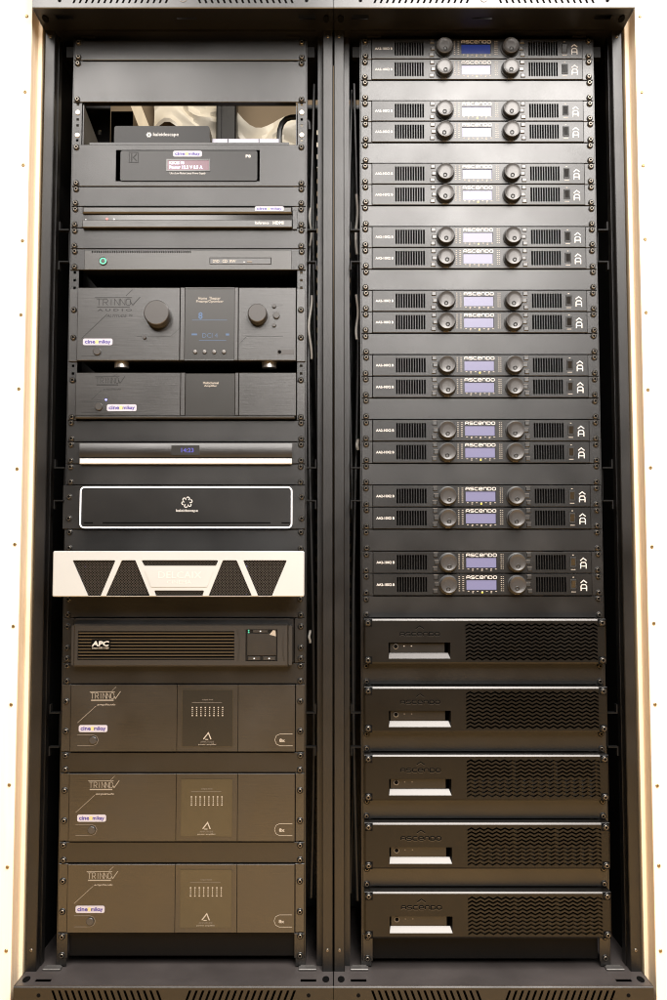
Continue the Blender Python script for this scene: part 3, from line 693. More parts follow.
for k in range(len(ctrl)-1):
    for u in (0, .33, .66):
        px = ctrl[k][0]*(1-u)+ctrl[k+1][0]*u; py = ctrl[k][1]*(1-u)+ctrl[k+1][1]*u; q = survey(px, py, .060); pts.append((q[0], .060, q[1]))
tag(part('cable', 'cable_black', None, MB().tube(pts, .0058, 10)), 'thick black cable looping over the right end of the open bay', 'cable')

pan('blank_panel', 'blank black panel between the shelf cut-out and the slim disc player', XL, 34*U-.002, 1, hgt=U-.002)

# slim disc player 34-33
z0_ = 33*U-.002; t = thing('disc_player', 'slim black disc player split by a dark slot, tiny red light at left', 'disc player', (XL, 0, z0_)); F = Frame(XL, z0_, -.012)
part('rack_ears', 'powder', t, MB().cbox(-.2413, .2413, -.003, 0, .0006, U-.0006, .0007))
x0, x1, a0, a1 = F.rect(82.5, 206.8, 292.3, 213.3)
part('upper_bar', 'brushed', t, lambda: MB().cbox(x0, x1, -.014, -.0031, a0, a1, .0028))
x0, x1, b0, b1 = F.rect(82.5, 220.0, 292.3, 227.6)
part('lower_bar', 'brushed', t, lambda: MB().cbox(x0, x1, -.014, -.0031, b0, b1, .0012))
part('slot', 'black_gloss', t, lambda: MB().box(x0+.001, x1-.001, -.0065, -.0031, b1+.0001, a0-.0001))
sx0, sx1, sz0, sz1 = F.rect(292.5, 208.4, 297.0, 229.3)
part('end_bracket', 'powder', t, lambda: MB().cbox(sx0, sx1, -.0075, -.0031, sz0+.002, sz1-.002, .0006))
chassis(t, 1, .30)
button(t, 'indicator', 'led_red', *F(106.3, 218.0), .0022, -.0065, .001, 8)
button(t, 'indicator', 'led_white', *F(113.4, 218.4), .0016, -.0065, .001, 8)
button(t, 'indicator', 'led_white', *F(85.2, 219.0), .0014, -.0065, .001, 8)
part('lettering', 'print_white', t, lambda: text_mb('Reference', *F.rect(255.0, 221.8, 269.0, 224.6), -.0143, 0, .02))
part('lettering', 'print_white', t, lambda: text_mb('HDMI', *F.rect(273.0, 221.6, 283.6, 224.8), -.0143, 0, .035))
sticker(t, *F.rect(255.0, 206.9, 283.8, 211.5), -.0143)
screws_for(t, 1)

pan('blank_panel', 'blank black panel between the slim disc player and the green-button computer', XL, 32*U-.002, 1)

# rack computer 32-31
z0_ = 31*U-.002; t = thing('rack_computer', 'slim black rack computer with green power button and slot disc drive', 'computer', (XL, 0, z0_)); F = Frame(XL, z0_, -.004)
part('rack_ears', 'powder', t, MB().cbox(-.2413, .2413, -.003, 0, .0006, U-.0006, .0007))
x0, x1, a0, a1 = F.rect(84.8, 250.8, 291.6, 270.4); dr = F.rect(209.7, 258.0, 271.5, 264.8)
nh = [(F(92.3 + 2.22*k, 252)[0], F(93.5 + 2.22*k, 252)[0], a1-.0055, a1-.0012) for k in range(45)]
part('front', 'pc_face', t, lambda: MB().plate(x0, x1, a0+.0006, a1, -.0070, -.0031, nh + [dr], .0006))
part('vent_backing', 'void', t, lambda: MB().box(x0+.004, x1-.004, -.0036, -.0032, a0+.004, a1-.0008))
d = part('disc_drive', 'brushed', t, lambda: MB().cbox(dr[0]+.0008, dr[1]-.0008, -.0068, -.0040, dr[2]+.0008, dr[3]-.0008, .0006))
part('lettering', 'print_grey', d, lambda: text_mb('DVD', *F.rect(213, 260.2, 219.5, 263), -.0070, 0, .02))
part('lettering', 'print_grey', d, lambda: text_mb('CD', *F.rect(222.5, 260.0, 227.5, 263.2), -.0070, 0, .03))
part('lettering', 'print_grey', d, lambda: text_mb('RW', *F.rect(230, 260.2, 236, 263), -.0070, 0, .02))
part('eject_button', 'print_dim', d, lambda: MB().cbox(*[F.rect(247, 261.4, 252, 262.8)[i] for i in (0, 1)], -.0078, -.0066, *[F.rect(247, 261.4, 252, 262.8)[i] for i in (2, 3)], .0003))
button(d, 'indicator', 'led_white', *F(244.3, 262.4), .0010, -.0068, .0006, 8)
bx, bz = F(103.6, 261.6)
b = part('power_button', 'knob', t, lambda: MB().lathe(bx, bz, [(.0086, -.0070), (.0086, -.0092), (.0078, -.0096), (.0070, -.0092)], 20))
part('ring_light', 'led_green', b, lambda: MB().lathe(bx, bz, [(.0070, -.0088), (.0042, -.0088)], 20))
part('cap', 'knob', b, lambda: MB().lathe(bx, bz, [(.0042, -.0080), (.0042, -.0094), (.0036, -.0098), (0, -.0098)], 16))
chassis(t, 1, .40)
screws_for(t, 1)

# ---- engraved maker's mark used on five units
def maker_mark(t, F, rc, y, m, audio=False, w=.0012):
    x0, x1, z0, z1 = rc; h = z1-z0; wd = x1-x0
    def go():
        mb = strokes('TRInnO', x0+.05*wd, x0+.80*wd, z0+.26*h, z0+.90*h, w, y-.0003, y+.0001, .22)
        mb.ribbon([(x0, z0+1.0*h), (x0+.82*wd, z0+1.0*h)], w*1.1, y-.0003, y+.0001)
        mb.ribbon([(x0+.78*wd, z0+.66*h), (x0+.84*wd, z0+.30*h), (x0+wd, z0+1.05*h)], w*1.3, y-.0003, y+.0001)
        mb.ribbon([(x0+.05*wd, z0+.12*h), (x0+.78*wd, z0+.12*h)], w*(1.0 if audio else 2.2), y-.0003, y+.0001)
        return mb
    part('lettering', m, t, go)
def line(t, F, pts, m, y, w=.0007, name='engraved_line'):
    part(name, m, t, lambda: MB().ribbon([F(*p) for p in pts], w, y-.0002, y+.0001))

# ---- large preamplifier, 30.1-26.7
z1_ = survey(180, 289.0)[1]; z0_ = survey(180, 362.0)[1]; H = z1_-z0_
t = thing('preamplifier', 'tall grey-black preamplifier with two large knobs and central display panel', 'preamplifier', (XL, 0, z0_)); Y = -.0125; F = Frame(XL, z0_, Y)
for xx, nm in ((-1, 'rack_ear'), (1, 'rack_ear')):
    part(nm, 'brushed', t, lambda: MB().cbox(*sorted((xx*.2413, xx*.2232)), -.003, 0, .0006, H-.0006, .0007))
xa, xb, xc_, xd, xe, xf = [F(p, 325)[0] for p in (81.0, 180.0, 184.8, 234.4, 238.2, 294.6)]; xa, xf = -.2224, .2224
part('left_panel', 'brushed', t, lambda: MB().cbox(xa, xb-.0004, Y, 0, .0006, H-.0006, .0010))
part('divider', 'brushed', t, lambda: MB().cbox(xb+.0004, xc_, Y-.0012, 0, .0006, H-.0006, .0008))
part('divider', 'brushed', t, lambda: MB().cbox(xd, xe, Y-.0012, 0, .0006, H-.0006, .0008))
part('right_panel', 'brushed', t, lambda: MB().cbox(xe+.0004, xf, Y, 0, .0006, H-.0006, .0010))
dp = part('display', 'smoked_panel', t, lambda: MB().box(xc_+.0002, xd-.0002, Y+.001, 0, .0030, H-.0030))
part('display_frame', 'brushed', dp, lambda: MB().box(xc_+.0002, xd-.0002, Y-.0004, 0, .0006, .0028))
part('display_frame', 'brushed', dp, lambda: MB().box(xc_+.0002, xd-.0002, Y-.0004, 0, H-.0028, H-.0006))
yd = Y+.001
part('lettering', 'print_grey', dp, lambda: text_mb('Home  Theater', *F.rect(198.2, 296.7, 220.5, 299.5), yd-.0002, 0, .01))
part('lettering', 'print_grey', dp, lambda: text_mb('Preamp/Optimizer', *F.rect(196.2, 299.9, 223.5, 303.0), yd-.0002, 0, .01))
part('readout', 'text_blue', dp, lambda: text_mb('8', *F.rect(198.3, 312.0, 202.6, 319.0), yd-.0002, 0, .02))
line(dp, F, [(192, 320.0), (227, 320.0)], 'text_blue', yd, .0008, 'readout')
part('readout', 'text_blue', dp, lambda: text_mb('DCI 4', *F.rect(202.5, 333.0, 217.5, 337.6), yd-.0002, 0, -.012))
line(dp, F, [(191.5, 334.3), (197.0, 334.3)], 'text_blue', yd, .0034, 'readout')
line(dp, F, [(225.8, 334.4), (229.0, 334.4)], 'text_blue', yd, .0040, 'readout')
line(dp, F, [(199, 340.2), (226, 340.2)], 'text_blue', yd, .0008, 'readout')
for px in (195.2, 204.6, 214.2, 223.9):
    part('button', 'hinge', dp, lambda: MB().lathe(0, 0, [(.0042, 0), (.0042, -.0028), (.0034, -.0040), (0, -.0044)], 14), 'domebtn', (F(px, 351.8)[0], yd, F(px, 351.8)[1]))
def big_knob(px, py, r, h):
    kx, kz = F(px, py, Y-h)
    k = part('knob', 'knob', t, lambda: MB().lathe(0, 0, [(r, -.004), (r, -h+.0035), (r-.0008, -h+.0010), (r-.0022, -h), (r-.0030, -h), (r*.3, -h), (0, -h)], 48), None, (kx, Y, kz))
    part('knob_base', 'knob_side', k, lambda: MB().lathe(0, 0, [(r*1.03, 0), (r*1.03, -.003), (r*.9, -.0045)], 40))
big_knob(156.3, 312.2, .0258, .027)
big_knob(257.2, 312.6, .0195, .022)
for (px, py, r) in ((274.2, 306.2, .0040), (276.5, 315.6, .0068), (274.2, 325.2, .0040), (144.7, 337.3, .0040)):
    button(t, 'button', 'knob', *F(px, py), r, Y, .0045)
button(t, 'power_button', 'knob', *F(97.3, 351.4), .0078, Y, .004, 20)
maker_mark(t, F, F.rect(95, 297.6, 140, 308.4), Y, 'engraved', True)
part('lettering', 'engraved', t, lambda: text_mb('A U D I O', *F.rect(97.4, 308.9, 132.0, 311.2), Y-.0002, 0, .02))
part('lettering', 'engraved', t, lambda: text_mb('ALTITUDE', *F.rect(106.5, 314.4, 127, 317.2), Y-.0002, 0, .01, .3))
part('lettering', 'engraved', t, lambda: text_mb('32', *F.rect(129, 314.2, 132.5, 316.2), Y-.0002, 0, .02))
line(t, F, [(81.6, 338.5), (107.2, 314.2)], 'engraved', Y, .0013); line(t, F, [(125.8, 296.0), (132.6, 289.6)], 'engraved', Y, .0013)
line(t, F, [(137, 336.4), (141.8, 336.4)], 'engraved', Y); line(t, F, [(148, 336.6), (170.5, 336.6), (179.4, 328.4)], 'engraved', Y)
line(t, F, [(239.8, 343.6), (246.3, 336.6), (283, 336.4)], 'engraved', Y); line(t, F, [(276, 305.8), (283, 305.6)], 'engraved', Y)
line(t, F, [(81.6, 346.6), (96, 346.6)], 'engraved', Y, .0006); line(t, F, [(81.6, 356.0), (96, 356.0)], 'engraved', Y, .0006)
ux0, ux1, uz0, uz1 = F.rect(277.5, 349.6, 293.8, 354.6)
us = part('port_cover', 'knob', t, lambda: MB().cbox(ux0, ux1, Y-.0008, Y, uz0, uz1, .0003)); button(us, 'port', 'void', *F(279.6, 352.0), .0036, Y-.0008, .0004, 12)
sticker(t, *F.rect(83.0, 338.6, 112.6, 345.2), Y-.0002)
part('chassis', 'interior', t, MB().box(-.215, .215, .001, .38, .0015, H-.0015))
for px in (122.5, 269.5):
    fx, _ = F(px, 369, .02)
    part('foot', 'silver', t, lambda: MB().add([(fx + .0155*math.cos(a), .0140 + .0155*math.sin(a), h) for h in (.0012, -.0100) for a in [2*math.pi*k/20 for k in range(20)]],
         [tuple(range(20)), tuple(range(39, 19, -1))] + [(i,(i+1)%20,(i+1)%20+20,i+20) for i in range(20)]))
for sg in (-1, 1):
    for py in (310.4, 338.0): screw_at(t, sg*.2320, Frame(XL, z0_)(80, py)[1])

# ---- flat processor under it, 26.2-24
z1_ = survey(180, 373.6)[1]; z0_ = 24*U-.001; H = z1_-z0_
t = thing('power_amplifier', 'plain low grey-black amplifier with blue pinpoint light, below the two-knob preamplifier', 'amplifier', (XL, 0, z0_)); Y = -.0125; F = Frame(XL, z0_, Y)
xa, xb, xc_, xd, xe, xf = [F(p, 395)[0] for p in (81.0, 180.6, 185.2, 235.0, 238.6, 295.0)]; xa, xf = -.2230, .2230
zl = F(180, 415.6)[1]
for sg in (-1, 1): part('rack_ear', 'brushed', t, lambda: MB().cbox(*sorted((sg*.2413, sg*.2238)), -.003, 0, .0006, H-.018, .0007))
part('left_panel', 'brushed', t, lambda: MB().cbox(xa, xb-.0004, Y, 0, zl, H-.0006, .0008))
part('divider', 'brushed', t, lambda: MB().cbox(xb, xc_, Y-.0010, 0, zl, H-.0006, .0008))
part('divider', 'brushed', t, lambda: MB().cbox(xd, xe, Y-.0010, 0, zl, H-.0006, .0008))
part('right_panel', 'brushed', t, lambda: MB().cbox(xe+.0004, xf, Y, 0, zl, H-.0006, .0008))
cp = part('display', 'smoked_panel', t, lambda: MB().cbox(xc_+.0002, xd-.0002, Y+.001, 0, zl, H-.002, .0005))
part('bottom_ledge', 'brushed', t, lambda: MB().cbox(xa, xf-.002, Y-.003, 0, .0020, zl-.0003, .0020))
part('lettering', 'print_grey', cp, lambda: text_mb('Multichannel', *F.rect(203.0, 381.6, 218.6, 384.0), Y+.0008, 0, .02))
part('lettering', 'print_grey', cp, lambda: text_mb('Amplifier', *F.rect(204.0, 384.8, 217.0, 387.0), Y+.0008, 0, .02))
maker_mark(t, F, F.rect(95.0, 376.6, 125, 386.0), Y, 'engraved', False, .0010)
part('lettering', 'engraved', t, lambda: text_mb('amplitude', *F.rect(103.0, 388.2, 121.0, 390.6), Y-.0002, 0, .0, .4))
line(t, F, [(91.6, 399.4), (101.4, 390.4)], 'engraved', Y); line(t, F, [(112, 377), (117.2, 374.2)], 'engraved', Y)
line(t, F, [(81.6, 401.6), (100, 401.6)], 'engraved', Y, .0006); line(t, F, [(81.6, 412.4), (100, 412.4)], 'engraved', Y, .0006)
button(t, 'power_button', 'knob', *F(98.9, 406.6), .0078, Y, .004, 20)
button(t, 'indicator', 'led_blue', *F(106.0, 399.8), .0019, Y, .0008, 10)
sticker(t, *F.rect(107.0, 404.4, 136.6, 411.2), Y-.0002)
part('chassis', 'interior', t, MB().box(-.215, .215, .001, .38, .0015, H-.0015))
for sg in (-1, 1):
    for py in (380.6, 417.4): screw_at(t, sg*.2320, Frame(XL, z0_)(80, py)[1])

pan('blank_panel', 'blank black panel between the blue-pinpoint amplifier and the white-striped player', XL, 23*U-.001, 1)

# ---- player with white strip, 23-22
z0_ = 22*U-.001; t = thing('media_player', 'dark one-unit media player with faint violet screen over a full-width white strip', 'media player', (XL, 0, z0_)); Y = -.011; F = Frame(XL, z0_, Y)
part('rack_ears', 'powder', t, MB().cbox(-.2413, .2413, -.003, 0, .0006, U-.0006, .0007))
x0, x1, a0, a1 = F.rect(79.8, 443.4, 292.2, 457.2)
part('front', 'black_gloss' if 0 else 'brushed', t, lambda: [m := MB(), [m.add([(x, Y - .003*math.sin(math.pi*(.12+.76*k/8)), a0+(a1-a0)*k/8) for x in (x0, x1) for k in range(9)] , [(k, k+9, k+10, k+1) for k in range(8)])],
     m.box(x0+.0004, x1-.0004, -.010, -.0031, a0+.0002, a1-.0002)][0])
wx0, wx1, wz0, wz1 = F.rect(171.6, 445.6, 199.6, 455.2)
w = part('display', 'smoked_panel', t, lambda: MB().box(wx0, wx1, Y-.0034, Y, wz0, wz1))
part('readout', 'led_violet_dim', w, lambda: text_mb('14:23', *F.rect(181.5, 448.2, 194, 452.6), Y-.0036, 0, .02))
x0, x1, b0, b1 = F.rect(79.8, 458.6, 291.8, 464.0)
part('light_strip', 'white_strip', t, lambda: MB().cbox(x0, x1, Y-.002, -.0031, b0+.0004, b1, .0010))
chassis(t, 1, .30); screws_for(t, 1)

pan('blank_panel', 'blank black panel between the white-striped player and the white-outlined server', XL, 21*U, 1, hgt=U-.001)

# ---- media server with glowing outline, 21-19
z0_ = 19*U; H = 2*U; t = thing('media_server', 'black two-unit media server outlined by a thin glowing white frame', 'media server', (XL, 0, z0_)); Y = -.010; F = Frame(XL, z0_, Y)
part('rack_ears', 'powder', t, MB().cbox(-.2470, .2413, -.0042, 0, .0006, H-.0006, .0007))
x0, x1, a0, a1 = F.rect(80.6, 487.2, 291.6, 527.6)
part('front', 'amp_face', t, lambda: MB().poly(rr(x0+.001, x1-.001, a0+.001, a1-.001, .006), Y, -.0043))
part('light_frame', 'frame_light', t, lambda: MB().ribbon(rr(x0, x1, a0, a1, .008, 5), .0025, Y-.0016, -.0043, True))
sl = F.rect(83.6, 522.2, 93.0, 523.6); part('slot', 'void', t, lambda: MB().box(sl[0], sl[1], Y-.0002, Y, sl[2], sl[3]))
sl2 = F.rect(102.6, 522.2, 270.5, 523.6); part('slot', 'void', t, lambda: MB().box(sl2[0], sl2[1], Y-.0002, Y, sl2[2], sl2[3]))
sl3 = F.rect(281.5, 522.2, 290.0, 523.6); part('slot', 'void', t, lambda: MB().box(sl3[0], sl3[1], Y-.0002, Y, sl3[2], sl3[3]))
part('lettering', 'print_white', t, lambda: text_mb('kaleidescape', *F.rect(176.2, 509.2, 198.0, 512.6), Y-.0003, 0, .012))
ex, ez = F(187.0, 502.2)
def kemblem():
    m = MB()
    for k in range(6):
        a = R(60*k + 15); cx, cz = ex + .0077*math.cos(a), ez + .0077*math.sin(a)
        m.ribbon([(cx + .0030*math.cos(a+R(b)), cz + .0030*math.sin(a+R(b))) for b in range(-150, 91, 30)], .0016, Y-.0004, Y)
    return m
part('emblem', 'print_white', t, kemblem)
chassis(t, 2, .40)
for sg in (-1, 1):
    for py in (497.0, 518.6): screw_at(t, sg*.2340, Frame(XL, z0_)(80, py)[1], -.0042)

pan('blank_panel', 'blank black panel just above the white-fronted unit', XL, 18*U, 1)

# ---- white bezel unit 18-16, standing 8 cm proud
z0_ = 16*U; H = 2*U; Y = -.082; t = thing('storage_server', 'server with off-white bezel and black mesh trapezoid windows, jutting from left rack', 'server', (XL, 0, z0_)); F = Frame(XL, z0_, Y)
TR = [[(72.4,560.2),(115.6,560.2),(100.6,596.2),(88.2,596.2)], [(121.8,560.2),(135.4,560.2),(150.0,596.2),(105.8,596.2)],
      [(141.2,560.2),(218.4,560.2),(216.0,565.8),(144.2,565.8)], [(154.0,590.4),(204.2,590.4),(202.4,596.2),(156.2,596.2)],
      [(222.8,560.2),(236.6,560.2),(252.0,596.2),(208.4,596.2)], [(243.0,560.2),(287.0,560.2),(271.8,596.2),(258.2,596.2)]]
TR = [[F(*p) for p in q] for q in TR]
def inset_round(q, r=.0022, n=3):
    out = []
    for i in range(len(q)):
        p = Vector(q[i]); a = Vector(q[i-1]); b = Vector(q[(i+1) % len(q)])
        da = (a-p).normalized(); db = (b-p).normalized(); ang = da.angle(db); L = min(r/math.tan(ang/2), (a-p).length*.45, (b-p).length*.45)
        p0, p1 = p+da*L, p+db*L
        for k in range(n+1):
            u = k/n; out.append(tuple(p0*(1-u)**2 + p*2*u*(1-u) + p1*u*u))
    return out
HOLES = [inset_round(q) for q in TR]
bx0, bx1 = -.2420, .2420
def bezel():
    # front face triangulated around the holes, with walls inside each window
    bm = bmesh.new(); edges = []
    def loop(pts):
        vs = [bm.verts.new((x, Y, z)) for x, z in pts]
        for i in range(len(vs)): edges.append(bm.edges.new((vs[i], vs[(i+1) % len(vs)])))
    c = .0016; loop(rr(bx0+c, bx1-c, .0006+c, H-.0006-c, .002, 3))
    for h in HOLES: loop(h)
    bmesh.ops.triangle_fill(bm, edges=edges, use_beauty=True, use_dissolve=False, normal=(0, -1, 0))
    mb = MB(); bm.verts.index_update()
    mb.add([tuple(v.co) for v in bm.verts], [tuple(v.index for v in f.verts) for f in bm.faces]); bm.free()
    o1 = rr(bx0+c, bx1-c, .0006+c, H-.0006-c, .002, 3); o2 = rr(bx0, bx1, .0006, H-.0006, .003, 3); n = len(o1)
    mb.add([(x, Y, z) for x, z in o1] + [(x, Y+c, z) for x, z in o2] + [(x, Y+.028, z) for x, z in o2],
           [(i,(i+1)%n,(i+1)%n+n,i+n) for i in range(n)] + [(i+n,(i+1)%n+n,(i+1)%n+2*n,i+2*n) for i in range(n)])
    for h in HOLES:
        n = len(h); mb.add([(x, Y, z) for x, z in h] + [(x, Y+.003, z) for x, z in h], [(i,(i+1)%n,(i+1)%n+n,i+n) for i in range(n)])
    return mb
bz = part('bezel', 'white_bezel', t, bezel)
def clip(poly, p, d):
    """parameter interval of the line p+t*d inside a convex polygon"""
    lo, hi = -9., 9.; c = sum((Vector(q) for q in poly), Vector((0, 0)))/len(poly)
    for i in range(len(poly)):
        a, b = Vector(poly[i]), Vector(poly[(i+1) % len(poly)]); e = b-a; nrm = Vector((-e.y, e.x))
        if nrm.dot(c-a) < 0: nrm = -nrm
        den = nrm.dot(d); num = nrm.dot(a-p)
        if abs(den) < 1e-9:
            if nrm.dot(p-a) < 0: return None
        elif den > 0: lo = max(lo, num/den)
        else: hi = min(hi, num/den)
    return (lo, hi) if hi - lo > .0005 else None
for q in TR:
    def wires():
        mb = MB(); cx = sum(p[0] for p in q)/4; cz = sum(p[1] for p in q)/4
        for sgn, yy in ((1, Y+.0032), (-1, Y+.0040)):
            d = Vector((math.cos(R(45)), sgn*math.sin(R(45)))); nn = Vector((-d.y, d.x))
            for k in range(-30, 31):
                p = Vector((cx, cz)) + nn*k*.0036; it = clip(q, p, d)
                if it: a, b = p+d*it[0], p+d*it[1]; mb.ribbon([tuple(a), tuple(b)], .0011, yy, yy+.0006)
        return mb
    g = part('mesh_window', 'mesh_wire', bz, wires)
bd = [F(*p) for p in ((144.2,569.2),(214.2,569.2),(207.2,587.0),(151.2,587.0))]
part('badge', 'white_bezel', bz, lambda: MB().poly(inset_round(bd, .003), Y-.0009, Y+.0001))
part('lettering', 'print_white', bz, lambda: text_mb('DELCAIX', *F.rect(158.5, 571.6, 201.5, 578.4), Y-.0012, 0, .0))
part('lettering', 'print_white', bz, lambda: text_mb('CINEMA', *F.rect(167.0, 580.4, 191.5, 583.8), Y-.0012, 0, .0))
part('chassis', 'interior', t, MB().box(-.2180, .2180, Y+.028, .40, .003, H-.003))
part('vent_backing', 'void', t, MB().box(bx0+.004, bx1-.004, Y+.018, Y+.0185, .003, H-.003))
for p in ((84.5, 566.5), (246.4, 566.2), (246, 594.4)):
    button(t, 'indicator', 'led_violet_dim', *F(*p, Y+.01), .0012, Y+.017, .001, 8)
for sg in (-1, 1): part('rack_ear', 'powder', t, MB().cbox(*sorted((sg*.2413, sg*.2200)), -.003, 0, .0006, H-.0006, .0007))

pan('blank_panel', 'blank black panel just below the white-fronted unit', XL, 15*U, 1)

# ---- uninterruptible power supply 15-13
z0_ = 13*U; H = 2*U; t = thing('battery_backup', 'black two-unit battery backup with horizontal slats and square control panel', 'battery backup', (XL, 0, z0_)); Y = -.030; F = Frame(XL, z0_, Y)
for sg in (-1, 1): part('rack_ear', 'powder', t, MB().cbox(*sorted((sg*.2413, sg*.2205)), -.003, 0, .0006, H-.0006, .0007))
part('chassis', 'frame_paint', t, MB().cbox(-.2195, .2195, -.010, .45, .0015, H-.0010, .0010))
part('top_highlight', 'edge_highlight', t, MB().box(-.2150, .2110, -.0108, -.0098, H-.0022, H-.0007))  # added strip paints the bright line along the chassis top
x0, x1, a0, a1 = F.rect(71.4, 624.0, 290.4, 667.6); v = F.rect(77.8, 631.2, 234.2, 660.0); lc = F.rect(245.6, 629.4, 277.4, 661.0)
def upsface():
    mb = MB().plate(x0+.004, x1-.004, a0+.002, a1-.0005, Y, -.0101, [v, lc], .0026)
    return mb
part('front', 'apc_plastic', t, upsface)
for k in range(9):
    zc = v[2] + (k+.5)*(v[3]-v[2])/9
    part('slat', 'apc_plastic', t, lambda: MB().add([(v[0]+.0004,-.0017,-.0019),(v[1]-.0004,-.0017,-.0019),(v[1]-.0004,-.0030,.0006),(v[0]+.0004,-.0030,.0006),
        (v[0]+.0004,.0060,.0022),(v[1]-.0004,.0060,.0022),(v[0]+.0004,.0060,-.0010),(v[1]-.0004,.0060,-.0010)], [(0,1,2,3),(3,2,5,4),(0,1,7,6),(0,3,4,6),(1,7,5,2)]), 'upsslat', (0, Y+.004, zc))
part('vent_backing', 'void', t, MB().box(v[0]-.001, v[1]+.001, -.0112, -.0106, v[2]-.001, v[3]+.001))
part('side_cap', 'apc_plastic', t, lambda: MB().poly(rr(x1-.0038, x1+.003, a0+.004, a1-.003, .003), Y+.004, -.0101))
part('side_cap', 'apc_plastic', t, lambda: MB().poly(rr(x0-.001, x0+.0038, a0+.004, a1-.003, .002), Y+.004, -.0101))
part('grip', 'brushed', t, lambda: MB().ribbon([F(237.6, 630), F(238.8, 637), F(239.2, 645), F(238.8, 653), F(237.6, 660)], .0022, Y-.0012, Y))
part('grip', 'brushed', t, lambda: MB().ribbon([F(284.2, 630), F(283.2, 637), F(282.8, 645), F(283.2, 653), F(284.2, 660)], .0022, Y-.0012, Y))
c = part('control_panel', 'black_gloss', t, lambda: MB().cbox(lc[0]+.0005, lc[1]-.0005, Y+.002, -.0101, lc[2]+.0005, lc[3]-.0005, .0008))
scn = F.rect(247.0, 633.4, 276.4, 655.6)
part('screen', 'brushed', c, lambda: MB().cbox(scn[0], scn[1], Y+.0006, Y+.002, scn[2], scn[3], .0006))
for p, r in (((249.4, 656.6), 0),): pass
for bx_ in ((248.2, 656.8, 260.2, 660.2), (263.0, 656.8, 275.2, 660.2), (252.8, 630.0, 268.0, 632.6)):
    q = F.rect(*bx_); b = part('button', 'apc_plastic', c, lambda: MB().cbox(q[0], q[1], Y+.0004, Y+.002, q[2], q[3], .0004))
    part('indicator', 'led_white', b, lambda: MB().box((q[0]+q[1])/2-.0012, (q[0]+q[1])/2+.0012, Y+.0001, Y+.0005, (q[2]+q[3])/2-.0010, (q[2]+q[3])/2+.0010))
for py in (630.6, 632.4): button(c, 'indicator', 'led_green', *F(248.6, py), .0016, Y+.002, .001, 8)
part('marking', 'print_grey', c, lambda: MB().poly([F(269.4, 634.6), F(275.8, 636.4), F(275.6, 630.6), F(273.0, 630.2)], Y+.0002, Y+.0005))
lg = part('lettering', 'print_white', t, lambda: text_mb('APC', *F.rect(91.8, 641.0, 109.2, 646.2), Y-.0006, 0, .035, .12))
part('lettering', 'print_grey', t, lambda: text_mb('Smart-UPS 1500', *F.rect(92.0, 647.0, 108.8, 648.9), Y-.0004, 0, .02))
part('logo_plate', 'void', t, lambda: MB().box(*[F.rect(91.2, 640.2, 110.0, 649.4)[i] for i in (0, 1)], Y-.0001, Y+.004, *[F.rect(91.2, 640.2, 110.0, 649.4)[i] for i in (2, 3)]))
for sg in (-1, 1):
    for z in (.0085, .0300, .0720): screw_at(t, sg*.2330, z)

pan('blank_panel', 'blank black panel between the battery backup and topmost window-panel amplifier', XL, 12.06*U, 1, hgt=.94*U)

